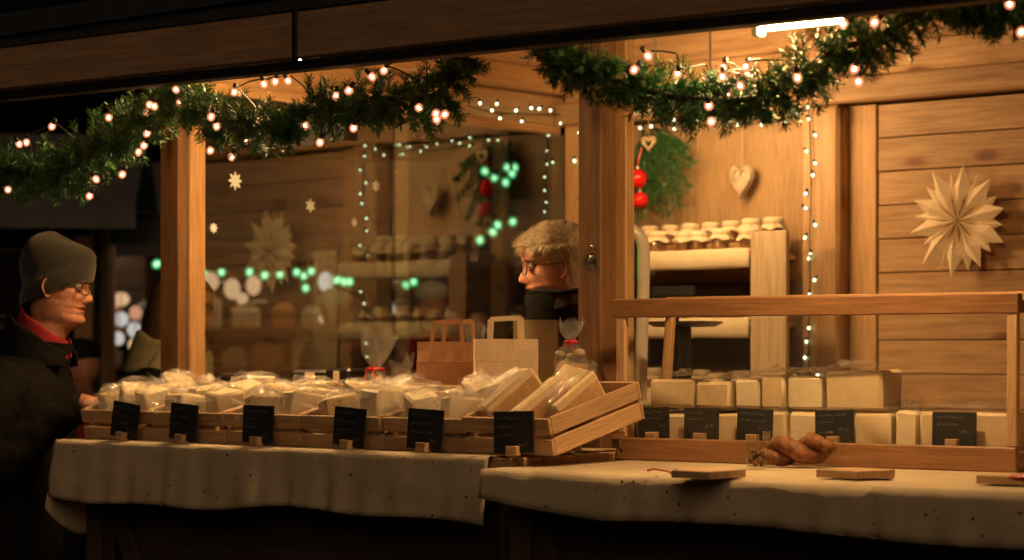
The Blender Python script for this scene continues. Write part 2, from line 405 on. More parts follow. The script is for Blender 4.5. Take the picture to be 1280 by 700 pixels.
# left end wall: header boards above, glass below
lw = part('glazed_wall', hut)
GT = R(1.8)          # the panes stand slightly out of square
board('beam', (-.02, .13, 2.352), (-.02, YR - .005, 2.352), .088, .10, 'pine_plain', lw, ch=.006)
board('header_board', (-.037, .05, 2.25), (-.037, YR - .002, 2.25), .108, .03, 'pine_plain', lw)
board('rail', (-.01, .05, 2.178), (-.01, YR - .066, 2.174), .034, .05, 'pine_plain', lw)
for (y0, y1, dx) in ((.035, 1.02, 0), (.95, YR - .08, .008)):
    yc = (y0 + y1) / 2; m = MB(); m.box((-.025 + dx + GT * (yc - .035), yc, 1.60), (.004, y1 - y0, 1.12), rot=rotz(-GT), ch=.0008); wbuild(m, 'pane', 'pane', lw, fix=False)
m = MB(); m.box((-.016 + GT * .95, .985, 1.6), (.003, .072, 1.12), rot=rotz(-GT), ch=.0006); wbuild(m, 'joint_strip', 'film', lw, fix=False)
board('sill', (-.02, .04, 1.02), (-.02, YR - .08, 1.02), .07, .10, 'pine_plain', lw)
for i in range(8):
    z = .175 + i * .1125
    board('plank', (-.03, .03, z), (-.03, YR - .05, z), .1095, .028, 'post_wood', lw)
board('upper_plank', (-.035, .5, 2.46), (-.035, YR, 2.46), .12, .028, 'pine', lw)
board('upper_plank', (-.035, 1.25, 2.58), (-.035, YR, 2.58), .12, .028, 'pine', lw)
# front-left post: square post plus the window stile behind it, small gap between
pxa, pxb = at(200, 300, Y=-.016).x, at(223, 300, Y=-.016).x
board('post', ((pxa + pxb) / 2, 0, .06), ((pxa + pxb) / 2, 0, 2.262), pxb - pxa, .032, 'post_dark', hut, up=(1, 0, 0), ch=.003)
board('stile', (pxb - .034, .073, .06), (pxb - .034, .073, 2.262), .05, .064, 'pine_plain', hut, up=(1, 0, 0), ch=.004)
# middle front post: two pieces
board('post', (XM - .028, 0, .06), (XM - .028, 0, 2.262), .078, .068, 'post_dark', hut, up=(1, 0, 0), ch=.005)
board('stile', (XM + .013, .056, .06), (XM + .013, .056, 2.37), .05, .038, 'pine_plain', hut, up=(1, 0, 0), ch=.004)
board('post', (XE - .03, 0, .06), (XE - .03, 0, 2.262), .07, .07, 'post_wood', hut, up=(1, 0, 0))
board('front_beam', (-.04, 0, 2.29), (XE, 0, 2.29), .05, .06, 'pine', hut)
rw = part('end_wall', hut)
for i in range(22):
    z = .18 + i * .1123
    board('plank', (XE + .02, .0, z), (XE + .02, YR, z), .1095, .03, 'pine', rw)
# roof: boards on rafters, sloping down to the eave
def zr(y): return 2.150 + .21 * (y + .75)
roof = part('roof', hut)
for x in (.06, .85, 1.62, 2.35, 3.05, 3.7):
    board('rafter', (x, -.70, zr(-.70) + .02), (x, YR + .05, zr(YR + .05) + .02), .07, .05, 'pine_plain', roof)
ny = 20
for i in range(ny):
    y = -.69 + i * .137
    board('roof_board', (-.35, y, zr(y) + .070), (XE + .15, y, zr(y) + .070), .134, .022, 'pine', roof, up=(0, 1, .21))
m = MB(); vs = []
for (x, y) in ((-.4, -.78), (XE + .2, -.78), (XE + .2, YR + .25), (-.4, YR + .25)): vs += [(x, y, zr(y) + .086), (x, y, zr(y) + .094)]
m.add(vs, [(0, 2, 4, 6), (1, 7, 5, 3), (0, 1, 3, 2), (2, 3, 5, 4), (4, 5, 7, 6), (6, 7, 1, 0)]); wbuild(m, 'roof_covering', 'roof_felt', roof)
# eave: two fascia boards meeting at a strap, dark trim below, dark blue felt edge above
fasc = part('eave', hut)
YF = -.75
zb = lambda x: 2.082 - .010 * x
xj = at(374, 60, Y=YF).x
for (a, b) in ((-.42, xj - .002), (xj + .002, XE + .2)):
    board('fascia_board', (a, YF, zb(a) + .064), (b, YF, zb(b) + .064), .122, .026, 'fascia_wood', fasc, ch=.006)
board('strap', (xj, YF - .016, zb(xj) - .002), (xj, YF - .016, zb(xj) + .128), .016, .006, 'rubber_trim', fasc, up=(1, 0, 0))
board('under_trim', (-.42, YF + .012, zb(-.42) - .012), (XE + .2, YF + .012, zb(XE) - .012), .024, .05, 'rubber_trim', fasc)
for k in range(3):
    z0 = .142 + k * .032
    board('felt_edge', (-.42, YF - .012 + .006 * k, zb(-.42) + z0 - .006), (XE + .2, YF - .012 + .006 * k, zb(XE + .2) + z0 - .006), .034, .012, 'roof_felt', fasc, ch=.004)

# ------------------------------------------------------------------ lamps inside the hut
def tube_lamp(x0, x1, y, z, label, skirt=False, thin=False):
    t = thing('tube_lamp', label, 'lamp', ((x0 + x1) / 2, y, z), 'tube lamps under the roof')
    m = MB(); m.tube([(x0, y, z), (x1, y, z)], .006 if thin else .013, 12); wbuild(m, 'tube', 'tube_glow_strong' if skirt else ('tube_glow_thin' if thin else 'tube_glow'), t, smooth='auto')
    if skirt:  # skirts added to hide the tube's glare and send its light rearwards
        m = MB(); m.box(((x0 + x1) / 2, y - .035, z - .003), (x1 - x0 + .08, .003, .10), rot=Matrix.Rotation(R(-14), 3, 'X'), ch=.001); wbuild(m, 'reflector', 'lamp_housing', t, fix=False)
        for xx in (x0 - .04, x1 + .04):
            m = MB(); m.box((xx, y - .01, z + .0), (.003, .07, .09), ch=.001); wbuild(m, 'end_shield', 'lamp_housing', t, fix=False)
    m = MB(); m.box(((x0 + x1) / 2, y, z + .032), (x1 - x0 + .04, .045, .03), ch=.005)
    for x in (x0 - .008, x1 + .008): m.box((x, y, z + .008), (.02, .034, .05), ch=.004)
    wbuild(m, 'housing', 'lamp_housing', t, fix=False)
    for x in (x0 + .1, x1 - .1):
        m = MB(); m.tube([(x, y, z + .04), (x, y, zr(y) + .06)], .004, 6); wbuild(m, 'hanger', 'steel', t)
xt = at(952, 36, Y=-.42).x
tube_lamp(xt, xt + .22, -.42, at(952, 36, Y=-.42).z, 'glowing tube lamp showing just below the eave at the open side', thin=True)
tube_lamp(.42, .98, -.16, 2.185, 'tube lamp hung behind the eave board between the front posts')
tube_lamp(.70, 1.12, 1.36, 2.19, 'shielded tube lamp near the rear wall behind the garland', True)

# ------------------------------------------------------------------ counters and cloths
ZL, ZR_ = 1.109, 1.086
XS = 1.80
def table(x0, x1, yf, yb, z, label):
    t = thing('counter_table', label, 'table', ((x0 + x1) / 2, (yf + yb) / 2, 0))
    n = 4; w = (yb - yf) / n
    for i in range(n): board('tabletop_plank', (x0, yf + (i + .5) * w, z - .015), (x1, yf + (i + .5) * w, z - .015), w - .002, .03, 'board_wood', t, up=(0, 1, 0))
    for x in (x0 + .05, x1 - .05):
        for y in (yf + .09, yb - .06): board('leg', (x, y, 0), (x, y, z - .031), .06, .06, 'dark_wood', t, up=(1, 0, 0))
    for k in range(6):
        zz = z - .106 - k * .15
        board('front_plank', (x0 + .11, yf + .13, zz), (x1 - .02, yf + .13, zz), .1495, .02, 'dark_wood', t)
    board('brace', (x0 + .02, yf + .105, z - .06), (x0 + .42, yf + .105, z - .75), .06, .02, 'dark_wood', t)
    return t
table(.15, XS - .01, -.565, -.042, ZL, 'plank table carrying the row of slatted crates')
table(XS + .01, 3.45, -.67, .30, ZR_, 'plank table carrying the glazed display case')
def cloth(name, label, x0, x1, yb, yf, z, hem, seed, corner=False):
    m = MB(); nx = int((x1 - x0) / .012); nt_ = 60; L_top = yf - yb; uv = []
    rnd = random.Random(seed); ph = [rnd.uniform(0, 6.28) for _ in range(8)]
    L_top = yb - yf
    vs = []
    for i in range(nx + 1):
        s = i / nx; x = x0 + (x1 - x0) * s
        drop = hem(s)
        for j in range(nt_ + 1):
            t = j / nt_ * (L_top + drop)
            fold = mnoise.noise((x * 3.0 + seed, t * 2.2, seed * .7)) * .5 + mnoise.noise((x * 9 + t * 7, t * 5 + seed, 1.7)) * .3 + mnoise.noise((x * 4 - t * 13, seed, t * 3)) * .4
            if t < L_top - .012:
                bulge = max(0, 1 - abs(L_top - .05 - t) / .12)
                yy = yb - t; zz = z + .003 + .009 * max(0, fold) * bulge; xx = x
            else:
                u = t - L_top + .012; a = min(1, u / .012); 
                r = .007
                if u < .012:
                    an = a * math.pi / 2; yy = yf - r * math.sin(an) + .0; zz = z + .003 - r * (1 - math.cos(an)); k = a
                else:
                    dd = u - .012; yy = yf - r; zz = z + .003 - r - dd; k = 1
                    yy -= .012 * dd / .14
                amp = min(1, u / .08)
                yy += (fold * .012 + (.007 * math.sin(x * 38 + ph[0] + 3.0 * math.sin(x * 7 + ph[1])) + .004 * math.sin(x * 71 + ph[2] + 2 * math.sin(x * 11))) * (.35 + .65 * (.5 + .5 * math.sin(x * 4.3 + ph[3])))) * min(1, u / .13) - .004 * amp
                xx = x + .006 * fold * amp
            vs.append((xx, yy, zz)); uv.append((x + seed, t))
    fs = [(i * (nt_ + 1) + j, (i + 1) * (nt_ + 1) + j, (i + 1) * (nt_ + 1) + j + 1, i * (nt_ + 1) + j + 1) for i in range(nx) for j in range(nt_)]
    m.add(vs, fs); m.uv = uv
    o = m.build(name, 'linen', smooth=True)
    h = MB(); h.tube([vs[i * (nt_ + 1) + nt_] for i in range(0, nx + 1, 2)], .0013, 6); h.uv = [(v[0], v[2]) for v in h.v]; h.build('hem', 'linen', o, smooth=True)
    sm = o.modifiers.new('thick', 'SOLIDIFY'); sm.thickness = .0018; sm.offset = 1
    return tag(o, label, 'tablecloth', 'linen tablecloths on the counter')
cloth('tablecloth', 'cream dotted linen cloth hanging below the row of crates', .135, XS - .055, -.045, -.58, ZL,
      lambda s: .150 + .010 * math.sin(s * 7) + .006 * math.sin(s * 19) - .02 * max(0, s - .9) * 10 * .3, 3)
cloth('tablecloth', 'cream dotted linen cloth hanging below the display case and chopping boards', XS + .015, 3.44, .27, -.69, ZR_,
      lambda s: .050 + .040 * min(1, s * 4.5) + .008 * math.sin(s * 9 + 1), 11)
# loose corner of the cloth, hanging lower at the free end
m = MB(); vs = []; nx, nz = 14, 16
for i in range(nx + 1):
    for j in range(nz + 1):
        s, t = i / nx, j / nz
        dl = (.17 * (1 - s) ** 1.0 + .02) * t + .0
        y = -.575 + s * .30 + .012 * math.sin(t * 5 + s * 9)
        vs.append((.136 - .010 * math.sin(s * 8 + t * 2) - .012 * t, y - .02 * t, ZL - .005 - t * (.15 + .115 * math.sin(math.pi * min(1, s * 1.2 + .1)))))
m.add(vs, [(i * (nz + 1) + j, (i + 1) * (nz + 1) + j, (i + 1) * (nz + 1) + j + 1, i * (nz + 1) + j + 1) for i in range(nx) for j in range(nz)])
m.uv = [(v[1] * 1.0 + 5, v[2]) for v in vs]
o = m.build('cloth_corner', 'linen', smooth=True); sm = o.modifiers.new('thick', 'SOLIDIFY'); sm.thickness = .002
o.parent = [q for q in bpy.data.objects if q.name == 'tablecloth'][0]

# ------------------------------------------------------------------ crates, cheeses, slate cards
CW, CD, CH = .283, .335, .086
TILT = R(14)
def make_crate():
    t = thing('wooden_crate', 'crate', 'crate')
    for (z) in (.019, .067):
        board('slat', (-CW / 2, .005, z), (CW / 2, .005, z), .036, .009, 'crate_wood', t, ch=.0015)
        board('slat', (-CW / 2, CD - .005, z), (CW / 2, CD - .005, z), .040, .009, 'crate_wood', t, ch=.0015)
        for s in (-1, 1): board('slat', (s * (CW / 2 - .005), .0105, z), (s * (CW / 2 - .005), CD - .0105, z), .040, .009, 'crate_wood', t, ch=.0015)
    for s in (-1, 1):
        for y in (.020, CD - .020): board('corner_block', (s * (CW / 2 - .019), y, .004), (s * (CW / 2 - .019), y, .078), .018, .018, 'crate_wood', t, up=(1, 0, 0))
    for k in range(4):
        y = .055 + k * .075
        board('base_slat', (-CW / 2 + .011, y, .006), (CW / 2 - .011, y, .006), .062, .006, 'crate_wood', t, up=(0, 1, 0))
    return t
crate0 = make_crate()
edges = [at(px, 560, Y=-.5).x for px in (107, 190, 285, 381, 482, 585)]
crates = []
for i in range(6):
    c = crate0 if i == 0 else copy_tree(crate0)
    if i < 5:
        xa, xb = edges[i], edges[i + 1]; xc = (xa + xb) / 2; c.location = (xc, -.5 + random.uniform(-.006, .004), ZL + .004); yaw = random.uniform(-.008, .008)
        c.scale = ((xb - xa - .004) / CW, 1, 1)
    else:
        c.location = (edges[5] + .145, -.515, ZL + .006); yaw = R(-3); c.scale = (1.0, 1.03, 1.06)
    c.rotation_euler = (TILT if i == 5 else R(13), 0, yaw)
    crates.append(c)
    if 0 < i < 5:
        m = MB(); x0_ = (-.12, -.02, -.11, -.03)[i - 1]; x1_ = (.10, .11, .12, .12)[i - 1]
        m.prism([(x0_, .012), (x1_, .012), (x1_, .055), ((x0_ + x1_) / 2, .058), (x0_ + .03, .043), (x0_, .045)], .0012, Matrix.Translation((0, .0125, 0))); m.build('paper_liner', 'cream_paper', c)
    c['group'] = 'crates along the counter'
for c, l in zip(crates, ('slatted crate at the free counter end beside the man in the beanie',
                         'slatted crate of loosely wrapped cheese in front of the pale front post',
                         'third slatted crate from the counter end, white cards behind its gap',
                         'slatted crate with a torn white paper showing between its front slats',
                         'slatted crate in front of the brown paper bags',
                         'slatted crate of brown rind wedges next to the display case')): c['label'] = l
# riser under the backs of the crates
rs = thing('riser_board', 'long board on blocks propping up the backs of the crates', 'riser', (.9, -.22, ZL))
board('plank', (edges[0] + .02, -.235, ZL + .048), (edges[5] + .26, -.235, ZL + .048), .05, .016, 'board_wood', rs, up=(0, 1, 0))
for x in (edges[0] + .12, .95, edges[5] + .1): board('block', (x, -.235, ZL + .003), (x, -.235, ZL + .039), .05, .05, 'board_wood', rs, up=(1, 0, 0))

def wedge_mesh(w, d, h, taper=.8, rnd=random):
    """cheese piece: tapered block with softened edges"""
    m = MB(); vs, fs = chamfer(w, d, h, .007)
    out = []; sl = rnd.choice((-.28, -.12, .1, .25)) if taper < 1 else rnd.choice((-.04, 0, .05))
    for v in vs:
        k = taper + (1 - taper) * (v[1] / d + .5)
        out.append((v[0] * k + rnd.uniform(-.0012, .0012), v[1] + rnd.uniform(-.0012, .0012), v[2] + (v[2] > 0) * h * sl * (v[0] / w) + rnd.uniform(-.001, .001)))
    m.add(out, fs); return m
def film_mesh(w, d, h, seed, tuft=True, loose=.006):
    """crumpled cellophane: a loose jittered shell with gathered ends"""
    rnd = random.Random(seed); m = MB(); n = 9; u = 7
    W_, D_, H_ = w / 2 + loose, d / 2 + loose, h / 2 + loose
    ring = []
    per = []
    for k in range(n): per.append((-1 + 2 * k / n, -1))
    for k in range(u): per.append((1, -1 + 2 * k / u))
    for k in range(n): per.append((1 - 2 * k / n, 1))
    for k in range(u): per.append((-1, 1 - 2 * k / u))
    P = len(per); rows = []
    L = D_ + (.034 if tuft else 0)
    ys = [-L, -D_ - .006, -D_, -D_ * .5, 0, D_ * .5, D_, D_ + .006, L] if tuft else [-D_, -D_ * .5, 0, D_ * .5, D_]
    for iy, y in enumerate(ys):
        e = abs(y) - D_; k = 1.0 if e <= 0.0001 else (.42 if e < .01 else .95)
        for (a, b) in per:
            j = rnd.uniform(-1, 1) * loose * .9; jj = rnd.uniform(0, 1) * (.020 if e > .01 else loose * .9)
            rows.append((a * W_ * k + j * (1 if abs(a) == 1 else .4), y + rnd.uniform(-1, 1) * (.010 if e > .01 else loose * .8), b * H_ * (k if e < .01 else .55) + jj))
    fs = [(i * P + j, i * P + (j + 1) % P, (i + 1) * P + (j + 1) % P, (i + 1) * P + j) for i in range(len(ys) - 1) for j in range(P)]
    m.add(rows, fs)
    if tuft:
        for k in range(len(fs)):
            if k // P in (0, 1, len(ys) - 3, len(ys) - 2): m.m[len(m.m) - len(fs) + k] = 1
    return m
PROTO = {}
def cheese(label, group, M, w, d, h, mat='cheese', seed=0, film=True, tuft=True, rindf=False, taper=.8, loose=.006, name='cheese_piece'):
    t = bpy.data.objects.new(name, None); t.empty_display_size = .03; COL.objects.link(t); t.matrix_world = M
    tag(t, label, 'cheese', group)
    rnd = random.Random(seed)
    wedge_mesh(w, d, h, taper, rnd).build('cheese_block', mat, t, smooth='auto')
    if rindf:
        m = MB(); m.box((w * .47, 0, 0), (.006, d * .9, h * .8), ch=.002); m.build('rind', 'rind', t)
    if film: film_mesh(w, d, h, seed, tuft, loose).build('cellophane', ['film', 'film_tuft'], t, fix=False)
    if film:
        # gathered fold of cellophane standing on top
        m = MB(); nx = 11; rows_ = []
        yaw = rnd.uniform(-.5, .5); L = w * .95
        for i in range(nx):
            u = i / (nx - 1) - .5
            for k in range(4):
                v = k / 3
                rows_.append((u * L + rnd.uniform(-.006, .006), (v - .5) * d * .8 + u * d * yaw + rnd.uniform(-.007, .007), h / 2 + loose + rnd.uniform(0, .006) + (rnd.uniform(.003, .019) if k in (1, 2) else 0)))
        m.add(rows_, [(i * 4 + k, (i + 1) * 4 + k, (i + 1) * 4 + k + 1, i * 4 + k + 1) for i in range(nx - 1) for k in range(3)])
        m.build('cellophane_fold', 'film_tuft', t, fix=False)
    return t
bpy.context.view_layer.update()
GC = 'wrapped cheeses in the crates'
names5 = ['crate at the free counter end', 'crate in front of the pale front post', 'third crate from the counter end', 'crate with the torn white paper', 'crate in front of the brown paper bags']
sd = 1
for i in range(5):
    M0 = crates[i].matrix_world.copy()
    rr = random.Random(40 + i)
    spots = []
    nf = 2 if i not in (0,) else 3
    for k in range(nf):
        spots.append(((-.092 + .184 * k / (nf - 1) if nf == 3 else -.070 + .140 * k) + rr.uniform(-.010, .010), .072 + rr.uniform(0, .02), .078 + rr.uniform(-.006, .008), 'front row of the'))
    for k in range(2):
        spots.append((-.075 + .15 * k + rr.uniform(-.02, .02), .165 + rr.uniform(-.01, .02), .070 + rr.uniform(0, .010), 'middle of the'))
    for k in range(1):
        spots.append((-.03 + .07 * k + rr.uniform(-.04, .05), .272, .062 + rr.uniform(0, .008), 'back row of the'))
    for (x, y, z, row) in spots:
        w = (rr.uniform(.062, .076) if nf == 3 else rr.uniform(.088, .108)) if row[0] == 'f' else rr.uniform(.10, .125)
        h = rr.uniform(.078, .098); d = rr.uniform(.075, .095)
        # pieces lie tipped: one cut face towards the customer
        e = Euler((rr.uniform(-.42, .06), rr.uniform(-.12, .12), rr.uniform(-.6, .25)))
        M = M0 @ Matrix.Translation((x, y, z)) @ e.to_matrix().to_4x4()
        pale = (i in (0, 1)) or rr.random() < .5
        cheese(('pale' if pale else 'yellow') + ' cellophane wrapped cheese, ' + row + ' ' + names5[i], GC, M, w, d, h, rr.choice(('cheese_pale', 'cheese_pale', 'cheese_herb')) if pale else rr.choice(('cheese', 'cheese_holes', 'cheese_herb')), sd, loose=rr.uniform(.0028, .0045)); sd += 1
M0 = crates[5].matrix_world.copy()
for k, (x, y, z, w, d, h, tl, yw, rl, l) in enumerate((
        (-.075, .120, .082, .072, .155, .11, .45, -.35, .0, 'tall brown rind cheese wedge standing highest in the crate next to the case'),
        (.018, .115, .074, .076, .15, .095, .40, -.32, .05, 'brown rind cheese wedge lying between two others next to the case'),
        (.098, .150, .072, .054, .15, .095, .35, -.15, .0, 'rounded cheese wedge against the crate side next to the display case'),
        (-.03, .28, .09, .07, .09, .06, .2, .3, .1, 'wrapped cheese at the back of the crate next to the case'))):
    M = M0 @ Matrix.Translation((x, y, z)) @ Euler((tl, rl, yw)).to_matrix().to_4x4()
    cheese(l, GC, M, w, d, h, 'cheese', 300 + k, film=(k != 1), tuft=(k == 3), rindf=True, taper=.95, loose=.003, name='cheese_wedge')

# slate price cards with chalk lines on small wooden clips
def make_card(seed, w=.105, h=.098, lines=4, block=True):
    t = thing('slate_card', 'card', 'price card'); rnd = random.Random(seed)
    m = MB(); m.box((0, 0, h / 2 + .008), (w, .004, h), ch=.001); m.build('slate', 'slate', t)
    m = MB()
    for k in range(lines):
        zc = h * (.84 - .21 * k) + .008; x = -w * .40; xe = w * (rnd.uniform(-.05, .36) if k else rnd.uniform(.0, .3))
        if k == lines - 1: x = w * .12; xe = w * .36
        amp = .0032 if k < lines - 1 else .006
        prev = None
        while x < xe:
            p = (x, zc + rnd.uniform(-1, 1) * amp)
            if prev and rnd.random() > .16:
                dx, dz = p[0] - prev[0], p[1] - prev[1]; l = math.hypot(dx, dz); nx_, nz_ = -dz / l * .0006, dx / l * .0006
                m.add([(prev[0] - nx_, -.0026, prev[1] - nz_), (p[0] - nx_, -.0026, p[1] - nz_), (p[0] + nx_, -.0026, p[1] + nz_), (prev[0] + nx_, -.0026, prev[1] + nz_)], [(0, 1, 2, 3)])
            prev = p; x += rnd.uniform(.0012, .0035)
    m.build('chalk_writing', 'chalk', t, fix=False)
    if block:
        m = MB(); m.box((0, -.006, .012), (.030, .026, .024), ch=.002); m.build('wood_clip', 'crate_wood', t)
    return t
lean = R(-2)
clabels = ['slate price card in front of the crate at the free counter end', 'slate price card below the loosely wrapped cheese by the pale post',
           'slate price card on the third crate from the counter end', 'slate price card beside the torn white paper in a crate gap',
           'slate price card on the crate before the brown paper bags', 'slate price card on the crate of brown rind wedges']
for k, (px, l) in enumerate(zip((158, 232, 326, 439, 534, 652), clabels)):
    c = make_card(k); p = at(px, 562, Y=-.535)
    c.location = (p.x, -.547 if k < 5 else -.562, ZL + .006); c.rotation_euler = (lean, (.13, .07, .02, .07, .05, -.03)[k], R((4, 2, 6, 3, 8, 14)[k]))
    tag(c, l, 'price card', 'slate price cards')
# ------------------------------------------------------------------ display case
CA = R(5)
cx0 = at(772, 575, Y=-.14); case = thing('display_case', 'low wooden display case with glass front on the linen cloth', 'display case', (cx0.x, -.14, ZR_ + .005))
case.rotation_euler.z = CA; WL[case] = Vector()
CL = 1.055; CZ = .400; CDp = .19; zc0 = 0
def cb(*a, **k): return board(*a, case, **k)
cb('base_rail', (0, 0, .028), (CL, 0, .028), .056, .022, 'case_wood')
cb('top_rail', (-.012, .004, CZ - .022), (CL + .005, .004, CZ - .022), .046, .024, 'case_wood')
cb('rear_top_rail', (.0, CDp + .05, CZ - .006), (CL, CDp + .05, CZ - .006), .034, .02, 'pine_plain')
for x in (.012, CL - .012):
    cb('front_stile', (x, .0005, .0565), (x, .004, CZ - .0455), .026, .018, 'crate_wood', up=(1, 0, 0))
    cb('rear_stile', (x, CDp, .003), (x, CDp + .05, CZ - .023), .024, .020, 'pine_plain', up=(1, 0, 0))
    cb('side_rail', (x, .014, .022), (x, CDp - .011, .022), .044, .018, 'case_wood')
    cb('side_top_rail', (x, .018, CZ - .028), (x, CDp + .038, CZ - .028), .030, .018, 'case_wood')
m = MB(); m.box((CL / 2, .010, CZ / 2), (CL - .05, .003, CZ - .10), ch=.0005); m.build('front_pane', 'case_glass', case, fix=False)
m = MB(); m.tube([(.03, -.03, .02), (.015, -.016, .05), (.0, -.012, .09)], .003, 6); m.build('cord', 'cable', case)
bpy.context.view_layer.update()
MC = case.matrix_world.copy()
def local(px, py, yl):   # photo pixel -> case coordinates on the plane y = yl
    o = MC.inverted() @ CAM; d = (MC.inverted().to_3x3()) @ (at(px, py, D=1) - CAM); t = (yl - o.y) / d.y; return o + d * t
GK = 'cheeses behind the case glass'
def case_cheese(pxa, pxb, pyt, pyb, yl, label, mat='cheese', d=.12, seed=0, film=True, yaw=0):
    a = local(pxa, pyb, yl); b = local(pxb, pyb, yl); tp = local((pxa + pxb) / 2, pyt, yl)
    w = b.x - a.x; z0 = max(a.z, .001); h = tp.z - z0
    M = MC @ Matrix.Translation(((a.x + b.x) / 2, yl + d / 2, z0 + h / 2)) @ Matrix.Rotation(yaw, 4, 'Z')
    cheese(label, GK, M, w - .002, d, h * .98, mat, 500 + seed, film=film, tuft=False, taper=1.0, loose=.006, name='cheese_block')
for k, (a, b, t, bt, yl, l, mt, yw) in enumerate((
    (800, 868, 517, 562, .06, 'bottom row cheese block at the post end of the case', 'cheese', 0),
    (870, 921, 517, 563, .06, 'bottom row cheese block behind the second slate card of the case', 'cheese', .04),
    (923, 983, 515, 565, .06, 'bottom row cheese block behind the third slate card of the case', 'cheese', 0),
    (985, 1064, 516, 566, .06, 'wide bottom row cheese block under the tall stacked piece', 'cheese_pale', 0),
    (1066, 1113, 516, 567, .06, 'bottom row cheese block under the tallest wrapped piece', 'cheese', 0),
    (1116, 1144, 513, 568, .06, 'narrow film wrapped cheese standing alone on the bottom row', 'cheese_pale', .1),
    (1148, 1264, 515, 570, .06, 'big cheese block under crumpled film at the case end', 'cheese', 0))):
    case_cheese(a, b, t, bt, yl, l, mt, .13, k, True, yw)
# the upper layer rests on the lower one
zt = [None]
for k, (a, b, ht, l, mt, yw, d) in enumerate((
    (811, 866, .070, 'top layer cheese with sloping cut next to the scale', 'cheese', .05, .10),
    (868, 914, .064, 'top layer cheese in film next to the sloping piece', 'cheese', -.04, .10),
    (916, 946, .072, 'shiny wrapped cheese with creased film on the top layer', 'cheese_pale', .1, .09),
    (949, 981, .082, 'narrow upright cheese on the top layer', 'cheese', .0, .08),
    (983, 1027, .080, 'pale square cheese on the top layer', 'cheese_pale', 0, .09),
    (1030, 1104, .094, 'tallest wrapped cheese on the top layer of the case', 'cheese', -.03, .11))):
    pa = local(a, 516, .07); pb = local(b, 516, .07); w = pb.x - pa.x
    M = MC @ Matrix.Translation(((pa.x + pb.x) / 2, .07 + d / 2, .131 + ht / 2)) @ Matrix.Rotation(yw, 4, 'Z')
    cheese(l, GK, M, w - .004, d, ht, mt, 560 + k, True, False, taper=1.0, loose=.006, name='cheese_block')
for k, (px, w, l) in enumerate(((817, .090, 'slate price card at the post end inside the case'), (876, .095, 'second slate price card from the post end of the case'),
        (942, .098, 'third slate price card from the post end of the case'), (1043, .098, 'slate price card under the tallest wrapped cheese'), (1192, .108, 'slate price card on the big film covered cheese at the case end'))):
    c = make_card(20 + k, w, .078, 3, block=True); q = local(px, 550, .034); q.z = .052
    m_ = MC @ Matrix.Translation((q.x, .036, .046)) @ Euler((lean, .03 * (k % 3 - 1), R(4 * (k % 2)))).to_matrix().to_4x4()
    c.matrix_world = m_; tag(c, l, 'price card', 'slate price cards')
# inner ledge carrying the cards
cb('card_ledge', (.03, .034, .034), (CL - .03, .034, .034), .030, .012, 'case_wood', up=(0, 1, 0))

# ------------------------------------------------------------------ things on the counter in front of the case
def chop_board(px0, px1, py, label, yaw, d=.13, handle=True):
    a = at(px0, py, Z=ZR_ + .02); b = at(px1, py, Z=ZR_ + .02)
    c = (a + b) / 2; L = abs(b.x - a.x) * .92
    t = thing('chopping_board', label, 'chopping board', (c.x, c.y, ZR_ + .008), 'chopping boards on the cloth')
    m = MB(); hw, hd = L / 2, d / 2
    poly = [(-hw, -hd), (hw * .55, -hd), (hw * .68, -hd * .35), (hw, -hd * .3), (hw, hd * .1), (hw * .68, hd * .25), (hw * .55, hd), (-hw, hd)]
    M = Matrix.Rotation(R(90), 4, 'X'); m.prism([(x, y) for x, y in poly], .016, Matrix.Translation((0, 0, .009)) @ M)
    m.build('board', 'board_wood', t)
    t.rotation_euler.z = yaw
    return t
b1 = chop_board(826, 932, 590, 'chopping board with a dark lace beside the pleated paper cup', R(178))
m = MB(); m.tube([(.15, .0, .010), (.155, -.03, .012), (.135, -.055, .006), (.115, -.07, -.012), (.13, -.075, -.03), (.15, -.07, -.025)], .0022, 6)
m.build('lace', 'lace', b1)
chop_board(1018, 1136, 590, 'chopping board lying beside the twisted loaf', R(-6))
chop_board(1218, 1330, 597, 'chopping board with a red wrapper at the case end', R(4))
p = at(1265, 595, Z=ZR_ + .04); m = MB()
m.ball((0, 0, 0), .05, 14, 8, sc=(1.1, .5, .18)); o = m.build('sausage_packet', 'red_ribbon', None, (p.x + .02, p.y + .05, ZR_ + .035), smooth=True)
tag(o, 'red wrapped packet lying on a chopping board', 'packet')
# pleated paper cup / small glass
p = at(946, 586, Z=ZR_ + .006); t = thing('glass_cup', 'small clear cup with brown crumbs before the display case', 'cup', (p.x, p.y, ZR_ + .006))
m = MB(); m.lathe([(.020, 0), (.023, .002), (.029, .064), (.0275, .064), (.0215, .006), (.001, .005)], 20); m.build('cup', 'jar_glass', t, smooth='auto')
m = MB(); rr = random.Random(5)
for k in range(16): m.ball((rr.uniform(-.014, .014), rr.uniform(-.014, .014), .012 + rr.uniform(0, .03)), rr.uniform(.005, .008), 6, 4)
m.build('crumbs', 'crust', t)
# twisted loaf in film
p = at(996, 584, Z=ZR_ + .006); t = thing('twisted_loaf', 'dark crusted twisted loaf in clear film on the cloth', 'loaf', (p.x, p.y, ZR_ + .006))
t.rotation_euler.z = R(20); t.scale = (.66, .8, .8)
for s in (0, math.pi):
    m = MB(); pts = []; rad = []
    for k in range(40):
        u = k / 39; an = s + u * 6.5
        pts.append((-.12 + .25 * u, .022 * math.cos(an) + .006 * mnoise.noise((u * 7, s, 1)), .042 + .016 * u + .021 * math.sin(an))); rad.append(.009 + .018 * (1 + .25 * mnoise.noise((u * 8, s, 4))) * math.sin(math.pi * min(1, u * .9 + .08)) ** .7)
    m.tube(pts, rad, 12); o = m.build('strand', 'crust', t, smooth=True)
film_mesh(.23, .09, .082, 77, False, .006).build('cellophane', 'film', t, (0.01, 0, .052), fix=False, smooth='auto')

